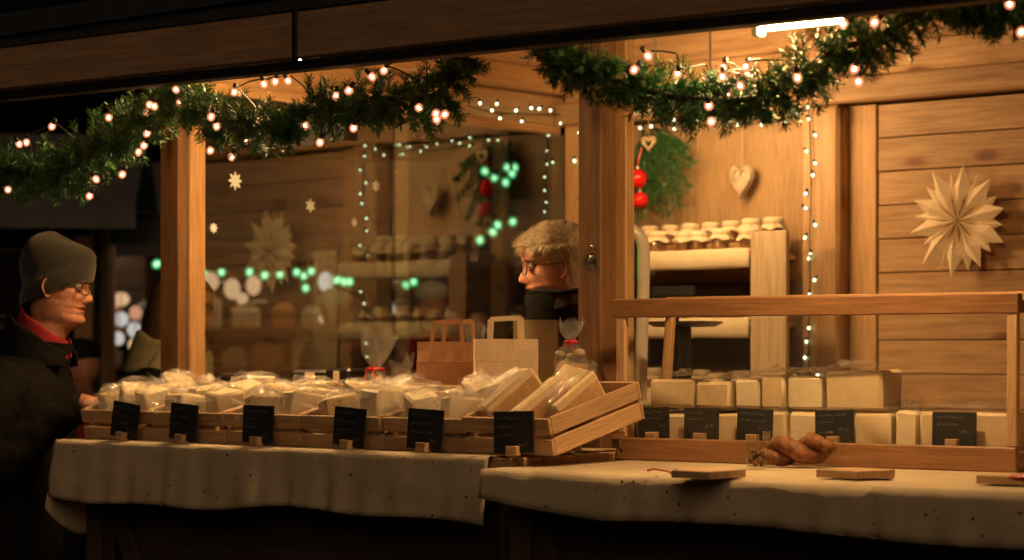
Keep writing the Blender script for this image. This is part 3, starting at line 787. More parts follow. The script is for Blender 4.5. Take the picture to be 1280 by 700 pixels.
# ------------------------------------------------------------------ paper bags and gifts behind the crates
ZB = ZL + .003
def bag(label, mat, c, yaw, w, d, h, group='paper carrier bags', handle=True, side=None, z=ZB):
    t = thing('paper_bag', label, 'bag', (c[0], c[1], z), group); t.rotation_euler.z = yaw
    m = MB(); n = 8; vs = []
    lev = [0, .08, .35, .62, .9, 1.0]
    for li, l in enumerate(lev):
        pin = 1 - .18 * l
        ring = []
        for k in range(n): ring.append((-w / 2 + w * k / n, -d / 2 * pin))
        for k in range(3): ring.append((w / 2 - (.014 if k == 1.5 else 0), -d / 2 * pin + d * pin * k / 3))
        for k in range(n): ring.append((w / 2 - w * k / n, d / 2 * pin))
        for k in range(3): ring.append((-w / 2, d / 2 * pin - d * pin * k / 3))
        for (x, y) in ring:
            j = .0035 * mnoise.noise((x * 22, y * 22 + c[0] * 9, l * h * 18)) 
            vs.append((x, y + j * 1.6, l * h + (.002 * mnoise.noise((x * 30, 0, 1)) if l == 1 else 0)))
    P = 2 * n + 6
    m.add(vs, [(i * P + j, i * P + (j + 1) % P, (i + 1) * P + (j + 1) % P, (i + 1) * P + j) for i in range(len(lev) - 1) for j in range(P)])
    m.add([vs[i] for i in range(P)], [tuple(range(P - 1, -1, -1))])
    o = m.build('bag_body', mat, t); sm = o.modifiers.new('thick', 'SOLIDIFY'); sm.thickness = .0012
    m = MB(); m.box((0, -d / 2 * .86 - .0015, h * .80), (w * .985, .002, .003), ch=.0003); m.build('fold_line', mat, t)
    if handle:
        for s in (-1, 1):
            hh = .052; hw = w * .26; y = s * d / 2 * .80
            m = MB()
            for (a, b) in (((-hw, -.03), (-hw * .9, hh)), ((-hw * .9, hh), (hw * .9, hh + .004)), ((hw * .9, hh + .004), (hw, -.03))):
                q0 = Vector((a[0], y, h + a[1])); q1 = Vector((b[0], y, h + b[1])); x = (q1 - q0).normalized(); nrm = Vector((0, 1, 0)); u = x.cross(nrm)
                k0 = [q0 + u * .006, q1 + u * .006, q1 - u * .006, q0 - u * .006]
                m.add([v - nrm * .001 for v in k0] + [v + nrm * .001 for v in k0], [(0, 1, 2, 3), (7, 6, 5, 4), (0, 4, 5, 1), (1, 5, 6, 2), (2, 6, 7, 3), (3, 7, 4, 0)])
            m.build('handle', mat, t)
    return t
pb = at(557, 500, Y=-.06); bag('brown paper carrier bag behind the crates', 'kraft_brown', (pb.x, -.03), R(14), .185, .085, .276)
pb2 = at(632, 500, Y=-.10); bag('pale paper carrier bag beside the brown one', 'kraft_pale', (pb2.x, -.10), R(44), .165, .10, .282)
pb3 = at(670, 460, Y=.09); bag('olive paper bag without handles behind the pale carrier bag', 'kraft_olive', (pb3.x, .09), R(34), .12, .05, .335, handle=False)
def gift(label, px, py, Y, w, col, seed, h=None):
    p = at(px, py, Y=Y); rnd = random.Random(seed)
    if h is None: h = p.z - ZL - .003; p.z = ZL + .003
    t = thing('gift_pouch', label, 'gift bag', (p.x, p.y, p.z), 'cellophane gift pouches')
    n = 14; rows = [(0, .9), (.25, 1.0), (.5, .92), (.62, .35), (.68, .28), (.8, .62), (1.0, .9)]
    m = MB(); vs = []
    for (z, k) in rows:
        for j in range(n):
            a = 2 * math.pi * j / n; q = k * (1 + rnd.uniform(-.22, .22)); vs.append((w / 2 * q * math.cos(a), w / 2 * .7 * q * math.sin(a), z * h + (rnd.uniform(-.02, .02) if z == 1 else 0)))
    m.add(vs, [(i * n + j, i * n + (j + 1) % n, (i + 1) * n + (j + 1) % n, (i + 1) * n + j) for i in range(len(rows) - 1) for j in range(n)])
    m.build('cellophane', 'film_tuft', t)
    m = MB()
    for k in range(14): m.ball((rnd.uniform(-.28, .28) * w, rnd.uniform(-.2, .2) * w, h * (.06 + .5 * rnd.random())), w * rnd.uniform(.13, .2), 8, 6, sc=(1, 1, .7))
    m.build('sweets', col, t, smooth=True)
    m = MB(); m.tube([(w * .17 * math.cos(a), w * .13 * math.sin(a), h * .65) for a in [i * 2 * math.pi / 12 for i in range(12)]], .005, 6, closed=True)
    m.tube([(0, -w * .14, h * .65), (w * .10, -w * .18, h * .69), (w * .13, -w * .2, h * .60), (w * .2, -w * .2, h * .5)], .0022, 5); m.tube([(0, -w * .14, h * .65), (-w * .10, -w * .18, h * .66), (-w * .15, -w * .2, h * .52)], .0022, 5)
    m.build('ribbon', 'red_ribbon', t)
gift('clear gift pouch with red ribbon leaning on the middle post', 714, 474, -.17, .085, 'cream_paper', 1, .145)
gift('clear gift pouch tied in red ribbon behind the crates beside the bags', 470, 415, .11, .14, 'jar_fill', 2)
gift('small gift pouch with pale sweets behind the kraft bags', 594, 402, .12, .08, 'goods_cream', 3)
gift('small clear gift pouch low behind the crates with orange fillings', 503, 447, .10, .09, 'goods_orange', 4)
p = at(716, 482, Y=-.21); bag('small brown paper pouch behind the rind wedges', 'kraft_brown', (p.x, p.y), R(30), .075, .03, .075, handle=False, z=p.z - .02)
for (px, py, w, d, yaw, l) in ((392, 462, .12, .08, .5, 'black card box behind the crate with the torn paper'),
                               (432, 460, .11, .07, -.1, 'black foil packet with a pale label behind the crates'),
                               (305, 468, .13, .09, .2, 'black box behind the third crate from the end'),
                               (347, 476, .09, .06, .9, 'low black packet behind the crates by the post')):
    p = at(px, py, Y=.12); h = p.z - ZL - .002; t = thing('black_packet', l, 'packet', (p.x, p.y, ZL + .002), 'black packets behind the crates'); t.rotation_euler.z = yaw
    m = MB(); m.box((0, 0, h / 2), (w, d, h), ch=.008); m.build('carton', 'black_plastic', t)
    m = MB(); m.box((0, -d / 2 - .0008, h * .86), (w * .25, .001, h * .2), ch=.0002); m.build('paper_label', 'goods_cream', t)
lg = thing('back_ledge', 'wooden ledge behind the crates carrying bags and packets', 'ledge', (1.0, .12, ZL))
for k in range(3): board('plank', (.07, .10 + k * .115, ZL - .01), (XM - .08, .10 + k * .115, ZL - .01), .112, .02, 'board_wood', lg, up=(0, 1, 0))
for x in (.3, 1.5): board('bracket', (x, .22, .126), (x, .22, ZL - .021), .05, .04, 'dark_wood', lg, up=(1, 0, 0))

# ------------------------------------------------------------------ scale with arched handle
p = at(800, 470, D=6.05); t = thing('weighing_scale', 'counter scale with cream arched column and green lit display', 'scale', (p.x, p.y, ZL))
t.rotation_euler.z = YAW
def sc_(px, py): return Vector(((px - 800) * 6.05 / F, 0, 1.36 + (HZ - py) * 6.05 / F - ZL))
pts = [sc_(760, 286)] + [sc_(782 + 22 * math.sin(a), 312 - 26 * math.cos(a)) for a in [i * math.pi / 2 / 8 for i in range(9)]] + [sc_(804, 360), sc_(802, 420), sc_(800, 500)]
m = MB(); m.tube(pts, .018, 14); m.build('arched_column', 'white_enamel', t, smooth='auto')
m = MB(); a, b = sc_(770, 300), sc_(796, 480); m.box(((a.x + b.x) / 2, .01, (a.z + b.z) / 2), (abs(b.x - a.x), .03, abs(a.z - b.z)), ch=.004); m.build('housing', 'black_plastic', t)
m = MB(); a, b = sc_(781, 312), sc_(791, 346); m.box(((a.x + b.x) / 2, -.008, (a.z + b.z) / 2), (abs(b.x - a.x), .004, abs(a.z - b.z)), ch=.001); m.build('display', 'led_green', t)
m = MB(); a = sc_(790, 500); m.box((a.x - .02, .02, .03), (.24, .26, .06), ch=.01); m.build('base', 'black_plastic', t)
p = at(842, 364, D=6.6); t = thing('card_reader', 'slim black till display in front of the jar shelf', 'till display', (p.x, p.y, p.z)); t.rotation_euler.z = YAW * .8
m = MB(); m.box((0, 0, 0), (.13, .02, .034), ch=.004); m.build('screen_bar', 'black_plastic', t)
m = MB(); m.tube([(0, .03, 0), (0, .03, -p.z + .12)], .014, 10); m.build('pole', 'black_plastic', t)
p2 = at(856, 406, D=6.55); t = thing('scale_pan', 'dark oval weighing pan below the till display', 'pan', (p2.x, p2.y, p2.z))
m = MB(); m.lathe([(.001, -.006), (.09, -.006), (.11, .004), (.112, .010), (.104, .008), (.085, -.001), (.001, -.002)], 24); m.build('pan', 'steel', t, smooth='auto')
m = MB(); m.tube([(0, 0, -.006), (0, 0, -p2.z + .12)], .02, 10); m.build('stand', 'black_plastic', t)

# ------------------------------------------------------------------ jar shelf at the rear wall
YS0 = YR - .30
sh = thing('jar_shelf', 'pine shelf unit with cream wrapped shelf edges at the rear panel', 'shelf', (.9, YR - .15, .12))
xu0, xu1 = at(940, 380, Y=YS0).x, at(985, 380, Y=YS0).x
xl = xu0 - .62
zs = [1.36 + (HZ - y) * 7.45 / F for y in (324, 411, 500)]
board('front_upright', ((xu0 + xu1) / 2, YS0, .12), ((xu0 + xu1) / 2, YS0, 1.36 + (HZ - 287) * 7.3 / F), xu1 - xu0, .022, 'cream_wood', sh, up=(1, 0, 0))
board('front_upright', (xl - .03, YS0, .12), (xl - .03, YS0, 1.72), .09, .022, 'post_wood', sh, up=(1, 0, 0))
for x in (xl - .05,): board('side_panel', (x, YS0 + .013, .92), (x, YR - .035, .92), 1.55, .018, 'post_wood', sh)
board('back_panel', (xl, YR - .028, .88), (xu1 - .03, YR - .028, .88), 1.45, .010, 'dark_wood', sh)
for z in zs:
    board('shelf_board', (xl, (YS0 + YR) / 2 - .005, z + .012), (xu0 - .002, (YS0 + YR) / 2 - .005, z + .012), .25, .018, 'pine_plain', sh, up=(0, 1, 0))
    m = MB(); n = 40; vs = []
    for i in range(n + 1):
        x = xl + .005 + (xu0 - xl - .012) * i / n
        for k, (dy, dz) in enumerate(((.03, .036), (.004, .038), (-.006, .030), (-.008, -.020), (-.003, -.03))):
            vs.append((x, YS0 - .002 + dy + .003 * mnoise.noise((x * 14, k * .9, z * 9)), z + dz + .003 * mnoise.noise((x * 9, k, z * 5))))
    m.add(vs, [(i * 5 + k, (i + 1) * 5 + k, (i + 1) * 5 + k + 1, i * 5 + k + 1) for i in range(n) for k in range(4)])
    o = wbuild(m, 'edge_cloth', 'cream_paper', sh, smooth=True); sm = o.modifiers.new('thick', 'SOLIDIFY'); sm.thickness = .002
def make_jar():
    t = thing('jam_jar', 'jar', 'jar')
    m = MB(); m.lathe([(.024, 0), (.029, .004), (.030, .045), (.026, .055), (.026, .062)], 16); m.build('glass', 'jar_glass', t, smooth='auto')
    m = MB(); m.lathe([(.022, .003), (.0275, .006), (.0275, .044), (.02, .046)], 14); m.build('filling', 'jar_fill', t, smooth='auto')
    m = MB(); n = 28; vs = []
    rows = [(.001, .069), (.020, .0695), (.0285, .066), (.030, .060), (.029, .054), (.034, .044), (.037, .036)]
    for i, (r, z) in enumerate(rows):
        for j in range(n):
            a = 2 * math.pi * j / n; k = 1 + (.16 * math.sin(a * 7 + .5) + .08 * math.sin(a * 11)) * max(0, (i - 4)) / 2
            vs.append((r * k * math.cos(a), r * k * math.sin(a), z + (.004 * math.sin(a * 4 + 1) if i == 6 else 0)))
    m.add(vs, [(i * n + j, i * n + (j + 1) % n, (i + 1) * n + (j + 1) % n, (i + 1) * n + j) for i in range(len(rows) - 1) for j in range(n)])
    o = m.build('cloth_lid', 'jar_cloth', t, smooth=True)
    m = MB(); m.tube([(.0300 * math.cos(a), .0300 * math.sin(a), .0535) for a in [i * 2 * math.pi / 14 for i in range(14)]], .0018, 5, closed=True)
    m.tube([(0, -.030, .053), (.008, -.035, .04), (.010, -.036, .026)], .0014, 4); m.build('twine', 'twine', t)
    return t
jar0 = make_jar(); first = True
GJ = 'cloth capped jars on the shelf'
def put_jar(x, y, z, label):
    global first
    j = jar0 if first else copy_tree(jar0); first = False
    j.location = (x, y, z); s = random.uniform(.98, 1.18); j.scale = (s, s, s * random.uniform(.92, 1.05)); j.rotation_euler = (random.uniform(-.05, .05), random.uniform(-.05, .05), random.uniform(0, 6))
    tag(j, label, 'jar', GJ)
st = thing('shelf_step', 'low step board lifting the back row of jars', 'step', (xl + .3, YR - .1, zs[0] + .022))
board('plank', (xl + .02, YR - .10, zs[0] + .043), (xu0 - .02, YR - .10, zs[0] + .043), .10, .042, 'pine_plain', st, up=(0, 1, 0))
for k in range(7): put_jar(xl + .05 + k * .086 + random.uniform(-.012, .012), YR - .10 + random.uniform(-.01, .01), zs[0] + .066, 'cloth capped jar in the back row of the top shelf')
for k in range(6): put_jar(xl + .10 + k * .092 + random.uniform(-.014, .014), YS0 + .06 + random.uniform(-.01, .01), zs[0] + .034, 'cloth capped jar in the front row of the top shelf')
for k in range(6): put_jar(xl + .07 + k * .094 + random.uniform(-.014, .014), YS0 + .07 + random.uniform(-.01, .01), zs[1] + .0215, 'cloth capped jar on the middle shelf')
for k in range(6): put_jar(xl + .08 + k * .092 + random.uniform(-.014, .014), YS0 + .06 + random.uniform(-.01, .02), zs[2] + .0215, 'cloth capped jar on the lowest shelf')

# ------------------------------------------------------------------ wall decorations
def needles_on(m, p, d, length, n, nl, rnd, spread=1.0, w=.0011):
    """needles along a twig from p in direction d"""
    d = d.normalized(); q = d.orthogonal().normalized(); r_ = d.cross(q)
    for k in range(n):
        u = rnd.random(); b = p + d * (length * u); a = rnd.uniform(0, 6.2832)
        o = q * math.cos(a) + r_ * math.sin(a); dirn = (d * rnd.uniform(.35, .9) + o * spread).normalized(); l = nl * rnd.uniform(.7, 1.15)
        s = dirn.cross(Vector((rnd.uniform(-1, 1), rnd.uniform(-1, 1), rnd.uniform(-1, 1)))).normalized() * w
        e = b + dirn * l
        m.add([b - s, b + s, b + dirn * l * .6 + s * .9, e, b + dirn * l * .6 - s * .9], [(0, 1, 2, 3, 4)])
rnd = random.Random(21)
pc = at(812, 158, Y=YR - .03)
sp = thing('fir_spray', 'bunch of fir twigs hanging on the rear panel beside the post', 'fir twigs', (pc.x, YR - .03, pc.z), None)
nm = MB(); tw = MB()
for k, (px, py) in enumerate(((790, 262), (800, 278), (815, 262), (835, 272), (850, 262), (862, 235), (868, 205), (845, 240), (826, 240), (786, 230), (858, 185), (806, 245))):
    a = pc + Vector((rnd.uniform(-.04, .05), 0, -.01)); b = at(px, py, Y=YR - .05 + rnd.uniform(-.05, .015)); d = b - a; L = d.length
    pts = [a + d * u + Vector((0, 0, .02 * math.sin(u * 3.1))) for u in (0, .25, .5, .75, 1)]
    tw.tube(pts, [.003, .0028, .0024, .002, .0012], 5)
    for i in range(9):
        u = .12 + .88 * i / 9; b0 = a + d * u
        for s in (-1, 1):
            dd = (d.normalized() * .8 + Vector((s * .6, rnd.uniform(-.35, .1), rnd.uniform(-.2, .2)))).normalized(); l = .055 * (1.15 - u * .6)
            tw.tube([b0, b0 + dd * l], [.0014, .0008], 3, cap=False); needles_on(nm, b0, dd, l, 26, .019, rnd, .8)
    needles_on(nm, a, d, L, 90, .018, rnd, .8)
tag(wbuild(nm, 'needles', 'needles', sp, fix=False), kind='stuff'); wbuild(tw, 'twigs', 'bark', sp)
def heart_poly(w, h, n=28):
    pts = []
    for i in range(n):
        a = 2 * math.pi * i / n; x = 16 * math.sin(a) ** 3; y = 13 * math.cos(a) - 5 * math.cos(2 * a) - 2 * math.cos(3 * a) - math.cos(4 * a)
        pts.append((x / 32 * w, (y + 2.5) / 29 * h))
    return pts
def hang(m, p, L, r=.0018): m.tube([p, p + Vector((0, 0, L))], r, 5)
# small cut-out heart over the baubles
p = at(811, 180, Y=YR - .10); t = thing('heart_ornament', 'small pale wooden heart with cut out middle on the fir twigs', 'ornament', p)
m = MB(); n = 28; o_ = heart_poly(.062, .056, n); i_ = [(x * .48, z * .48) for x, z in o_]
vs = [(x, y, z) for y in (-.004, .004) for pl in (o_, i_) for x, z in pl]
fs = []
for i in range(n):
    j = (i + 1) % n
    fs += [(i, j, n + j, n + i), (2 * n + i, 3 * n + i, 3 * n + j, 2 * n + j), (i, 2 * n + i, 2 * n + j, j), (n + i, n + j, 3 * n + j, 3 * n + i)]
m.add(vs, fs); m.build('heart', 'cream_wood', t)
m = MB(); hang(m, Vector((0, 0, .02)), .07); m.build('string', 'twine', t)
def bauble(px, py, r, label, ribbon):
    p = at(px, py, Y=YR - .11); t = thing('red_bauble', label, 'bauble', p, 'red baubles on the fir twigs')
    m = MB(); m.ball((0, 0, 0), r, 24, 16); m.build('ball', 'red_gloss', t, smooth=True)
    m = MB(); m.lathe([(.007, r - .002), (.007, r + .008), (.003, r + .010)], 10); m.build('cap', 'steel', t)
    m = MB(); m.tube([(0, 0, r + .008), (.004, 0, r + .035), (.012, .01, r + ribbon)], .003, 5); m.build('ribbon', 'red_ribbon', t)
bauble(797, 223, .034, 'larger red glass bauble hanging above the smaller one', .075)
bauble(800, 250, .029, 'smaller red glass bauble hanging lowest on the fir twigs', .02)
p = at(927, 228, Y=YR - .03); t = thing('carved_heart', 'carved wooden heart hanging by a cord on the plain rear panel', 'ornament', p)
m = MB(); hp = heart_poly(.098, .125, 36); k = len(hp); vs = [(x * s, y, z * s) for (s, y) in ((1, .012), (1, .0), (.86, -.012), (.68, -.012), (.58, -.004), (.2, -.008)) for x, z in hp]
m.add(vs, [(a * k + i, a * k + (i + 1) % k, (a + 1) * k + (i + 1) % k, (a + 1) * k + i) for a in range(5) for i in range(k)] + [tuple(range(k)), tuple(5 * k + i for i in range(k))])
m.build('heart', 'carved_pale', t, smooth='auto')
m = MB(); hang(m, Vector((0, .005, .05)), .13, .0022); m.build('cord', 'twine', t)
# folded paper star
p = at(1200, 276, Y=YR - .085); t = thing('paper_star', 'big folded paper star hanging on the plank wall', 'star', p)
NP = 10
for layer in range(2):
    for k in range(NP):
        a = 2 * math.pi * (k + .5 * layer) / NP + .12; rr_ = (.178, .160)[layer] * random.uniform(.93, 1.04); wv = (.030, .026)[layer]; y0 = (-.012, .004)[layer]
        def P(r, w, y): return (math.sin(a) * r + math.cos(a) * w, y0 + y, math.cos(a) * r - math.sin(a) * w)
        m = MB()
        m.add([P(.006, 0, -.012), P(rr_ * .34, -wv * .30, -.002), P(rr_ * .60, -wv, .006), P(rr_, 0, -.006), P(rr_ * .60, wv, .006), P(rr_ * .34, wv * .30, -.002), P(rr_ * .58, 0, -.020), P(rr_ * .3, 0, -.018)],
              [(0, 1, 7), (1, 2, 6, 7), (2, 3, 6), (3, 4, 6), (4, 5, 7, 6), (5, 0, 7)])
        o = m.build('paper_point', 'paper_star', t, fix=False); sm = o.modifiers.new('thick', 'SOLIDIFY'); sm.thickness = .0009
m = MB(); m.tube([(.0, 0, .1), (.006, .01, .17), (.012, .02, .20), (.018, .01, .17), (.012, 0, .1)], .0016, 5); m.build('loop', 'twine', t)
# rosette hook on the middle post
p = at(741, 326, Y=-.036); t = thing('metal_rosette', 'small scalloped metal disc screwed to the middle post', 'rosette', p)
m = MB(); n = 48; pr = [(.001, -.006), (.010, -.006), (.016, -.003), (.020, -.004), (.021, 0)]
vs = [((r * (1 + (.09 * math.cos(8 * 2 * math.pi * j / n)) * (r > .014))) * math.cos(2 * math.pi * j / n), y, r * (1 + (.09 * math.cos(8 * 2 * math.pi * j / n)) * (r > .014)) * math.sin(2 * math.pi * j / n)) for r, y in pr for j in range(n)]
m.add(vs, [(i * n + j, i * n + (j + 1) % n, (i + 1) * n + (j + 1) % n, (i + 1) * n + j) for i in range(4) for j in range(n)]); m.build('disc', 'steel', t, smooth='auto')
m = MB(); m.ball((0, -.001, .036), .006, 10, 6); m.build('screw', 'steel', t, smooth=True)
# paper snowflakes on the pane
def flake(px, py, r, n, label):
    p = at(px, py, X=-.018); t = MB(); pts = []
    for k in range(n * 4):
        a = 2 * math.pi * k / (n * 4); q = (1, .72, .50, .72)[k % 4]; pts.append((r * q * math.sin(a), r * q * math.cos(a)))
    t.prism(pts, .0012, Matrix.Rotation(R(90), 4, 'Z'))
    tag(t.build('snowflake_sticker', 'sticker', None, p), label, 'sticker', 'paper snowflakes on the glass')
flake(294, 226, .031, 8, 'largest paper snowflake on the glass near the pale stile')
flake(388, 257, .024, 6, 'six pointed paper snowflake alone in the middle of the pane')
flake(267, 285, .018, 8, 'small paper snowflake lowest beside the pale stile')
flake(443, 278, .017, 7, 'tiny paper snowflake low on the pane near the joint')
flake(470, 233, .022, 6, 'paper snowflake on the glass close to the pane joint')

# ------------------------------------------------------------------ garlands with their light strings
def curve_pts(c, step):
    """Catmull-Rom through control points"""
    out = []; k = len(c)
    for i in range(k - 1):
        p0, p1, p2, p3 = c[max(i - 1, 0)], c[i], c[i + 1], c[min(i + 2, k - 1)]; n = max(2, int((p2 - p1).length / step))
        for j in range(n):
            t = j / n; out.append(.5 * ((2 * p1) + (p2 - p0) * t + (2 * p0 - 5 * p1 + 4 * p2 - p3) * t * t + (3 * p1 - p0 - 3 * p2 + p3) * t ** 3))
    out.append(c[-1]); return out
YG = -.56
def bulb_mesh(core, halom, r, rs):
    m = MB(); m.ball((0, 0, 0), r, 10, 7, sc=(1, 1, 1.25)); m.ball((0, 0, 0), rs, 14, 9, mi=1, sc=(1, 1, 1.15)); m.tube([(0, 0, rs), (0, 0, rs * 2.4)], rs * .55, 7, mi=2)
    o = m.build('bulb_proto', [core, halom, 'cable'], smooth=True); me = o.data; bpy.data.objects.remove(o); return me
BM = {'bulb_warm': bulb_mesh('bulb_warm', 'bulb_shell', .0050, .0105), 'bulb_white': bulb_mesh('bulb_white', 'bulb_shell_white', .0036, .0075), 'bulb_green': bulb_mesh('bulb_green', 'bulb_shell_green', .014, .026)}
def string_lights(name, label, kind, pts, cable, group):
    t = thing(name, label, 'string lights', pts[0], group)
    m = MB(); m.tube(cable, .0022 if kind != 'bulb_green' else .006, 5); wbuild(m, 'cable', 'cable', t)
    for p in pts:
        o = bpy.data.objects.new('bulb', BM[kind]); link(o, t, Vector(p) - WL[t], (random.uniform(-.8, .8), random.uniform(-.8, .8), 0))
    return t
def garland(label, llabel, ctrl, bulbs, seed, thick=.085):
    rnd = random.Random(seed)
    c = [at(x, y, Y=YG + dy) for x, y, dy in ctrl]; pts = curve_pts(c, .012)
    t = thing('pine_garland', label, 'garland', c[0], 'garlands under the eave')
    st_ = MB(); st_.tube(pts[::2], .007, 6); nm = MB(); tw = MB()
    for i, p in enumerate(pts):
        tan = (pts[min(i + 1, len(pts) - 1)] - pts[max(i - 1, 0)]).normalized(); q = tan.orthogonal().normalized(); r_ = tan.cross(q)
        for k in range(4):
            a = rnd.uniform(0, 6.28); L = thick * rnd.uniform(.55, 1.12) * (1 + .45 * mnoise.noise((p.x * 7, seed, p.z * 7)))
            d = (q * math.cos(a) + r_ * math.sin(a) + tan * rnd.uniform(-.2, .8) + Vector((0, 0, -.25))).normalized()
            e = p + d * L + Vector((0, 0, -.012)); tw.tube([p, p + d * L * .6, e], [.0016, .0013, .0007], 3, cap=False)
            needles_on(nm, p + d * L * .08, d, L * .92, 84, .025, rnd, .75, .0009)
    wbuild(st_, 'stem', 'bark', t); wbuild(tw, 'twigs', 'bark', t)
    tag(wbuild(nm, 'needles', 'needles', t, fix=False), kind='stuff')
    bp = [at(x, y, Y=YG - .045 + rnd.uniform(-.04, .05)) for x, y in bulbs]
    order = sorted(bp, key=lambda v: v.x)
    cab = []
    for i, v in enumerate(order):
        cab.append(v + Vector((.004, .006, .012)))
        if i < len(order) - 1: cab.append((v + order[i + 1]) / 2 + Vector((0, .05, .03)))
    string_lights('garland_lights', llabel, 'bulb_warm', order, curve_pts(cab, .03), 'light strings in the garlands')
garland('pine garland drooping past the open end over the man', 'warm bulbs strung through the drooping end garland',
        [(-60, 190, 0), (0, 213, 0), (50, 212, 0), (95, 208, -.03), (130, 180, 0), (165, 158, 0), (205, 128, .02), (235, 108, .08)],
        [(24, 180), (33, 178), (65, 158), (136, 147), (184, 140), (187, 131), (193, 133), (184, 167), (180, 182), (173, 190), (153, 218), (120, 224), (112, 245), (10, 237)], 1, .088)
garland('pine garland swag in front of the glazed pane', 'warm bulbs strung through the garland over the glazed pane',
        [(222, 112, .05), (255, 140, 0), (300, 155, 0), (352, 160, -.02), (395, 135, 0), (440, 128, 0), (490, 122, 0), (535, 122, 0), (562, 105, .02), (585, 72, .08)],
        [(220, 112), (225, 128), (293, 115), (263, 136), (264, 146), (271, 158), (263, 188), (290, 196), (308, 175), (381, 157), (330, 105), (344, 102), (360, 101), (436, 113), (442, 160), (400, 178), (465, 96), (524, 135), (545, 142), (546, 149), (556, 143), (480, 88), (420, 120)], 2, .078)
garland('pine garland swag crossing the middle post over the fir twigs', 'warm bulbs strung through the garland by the middle post',
        [(684, 45, .10), (702, 74, .02), (738, 92, 0), (790, 108, 0), (850, 122, -.02), (910, 125, -.02), (965, 118, 0), (1005, 95, 0), (1040, 65, 0), (1085, 50, 0), (1130, 28, .03), (1175, 0, .08)],
        [(793, 87), (810, 70), (785, 94), (847, 92), (882, 97), (904, 84), (932, 83), (934, 93), (925, 107), (911, 117), (886, 132), (889, 152), (997, 97), (1054, 30), (1093, 28), (1068, 86), (1073, 102), (903, 96)], 3, .070)
garland('short end of pine garland hanging from the eave above the paper star', 'warm bulbs in the garland above the paper star',
        [(1190, -10, .08), (1225, 8, .02), (1255, 15, 0), (1290, 14, 0), (1350, 10, 0)], [(1277, 40), (1262, 5), (1300, 30)], 4, .06)
# strings of small white bulbs inside
def wall_string(label, pix, cab, **k):
    string_lights('string_lights', label, 'bulb_white', [at(x, y, **k) for x, y in pix], curve_pts([at(x, y, **k) for x, y in cab], .04), 'white light strings inside the hut')
top = [(800, 160), (814, 158), (843, 161), (858, 155), (870, 150), (842, 150), (894, 150), (912, 151), (922, 156), (940, 147), (952, 156), (958, 141), (981, 152), (996, 141)]
wall_string('white bulbs strung along the top of the rear panel', top, [(788, 154), (840, 152), (880, 151), (930, 149), (980, 143), (1010, 138)], Y=YR - .075)
ver = [(1010, 134), (1011, 149), (1019, 169), (1008, 189), (1019, 204), (1016, 219), (1007, 242), (1007, 260), (1019, 281), (1006, 297), (1013, 318), (1011, 323), (1018, 350), (1012, 368), (1011, 410), (1008, 427), (1006, 447), (1022, 469), (1012, 490)]
wall_string('white bulbs running down the rear wall post', ver, [(1011, 132), (1013, 180), (1014, 240), (1012, 300), (1013, 360), (1011, 420), (1014, 500)], Y=YR - .085)
hd = [(600, 129), (615, 138), (621, 130), (625, 148), (645, 138), (664, 135), (674, 136), (688, 138), (706, 139), (716, 139), (652, 152), (701, 154), (723, 150)]
wall_string('white bulbs along the header above the glass', hd, [(585, 132), (615, 140), (650, 142), (690, 143), (724, 143)], X=.012)
cn = [(724, 166), (726, 185), (718, 201), (726, 202), (729, 218), (729, 235), (727, 250), (729, 262)]
wall_string('white bulbs running down the rear corner post', cn, [(724, 150), (725, 180), (727, 220), (728, 290)], Y=YR - .085)

# ------------------------------------------------------------------ people
def interp(rows, z):
    """Catmull-Rom on an uneven grid"""
    k = len(rows)
    if z <= rows[0][0]: return rows[0][1:]
    if z >= rows[-1][0]: return rows[-1][1:]
    for i in range(k - 1):
        if rows[i][0] <= z <= rows[i + 1][0]:
            a, b = rows[i], rows[i + 1]; p = rows[max(i - 1, 0)]; q = rows[min(i + 2, k - 1)]; h = b[0] - a[0]; t = (z - a[0]) / h; out = []
            for c in range(1, len(a)):
                ma = (b[c] - p[c]) / (b[0] - p[0]) * h; mb = (q[c] - a[c]) / (q[0] - a[0]) * h
                out.append((2 * t ** 3 - 3 * t * t + 1) * a[c] + (t ** 3 - 2 * t * t + t) * ma + (-2 * t ** 3 + 3 * t * t) * b[c] + (t ** 3 - t * t) * mb)
            return out
HEAD = [(-.42, .05, -.085, .11), (-.30, .05, -.09, .13), (-.20, .04, -.09, .13), (-.155, .035, -.09, .11), (-.12, .030, -.088, .075), (-.085, .030, -.080, .060), (-.045, .036, -.074, .056), (-.012, .052, -.072, .054),
        (.004, .072, -.070, .052), (.016, .084, -.072, .056), (.028, .087, -.076, .060), (.040, .080, -.080, .0625), (.048, .083, -.083, .064), (.056, .080, -.086, .066),
        (.064, .085, -.088, .067), (.074, .081, -.091, .068), (.098, .080, -.099, .072), (.118, .079, -.104, .0745), (.132, .083, -.106, .076), (.145, .089, -.107, .077), (.165, .090, -.107, .078),
        (.188, .080, -.101, .075), (.208, .060, -.086, .064), (.222, .035, -.064, .047), (.231, .010, -.036, .026), (.2345, -.010, -.016, .004)]
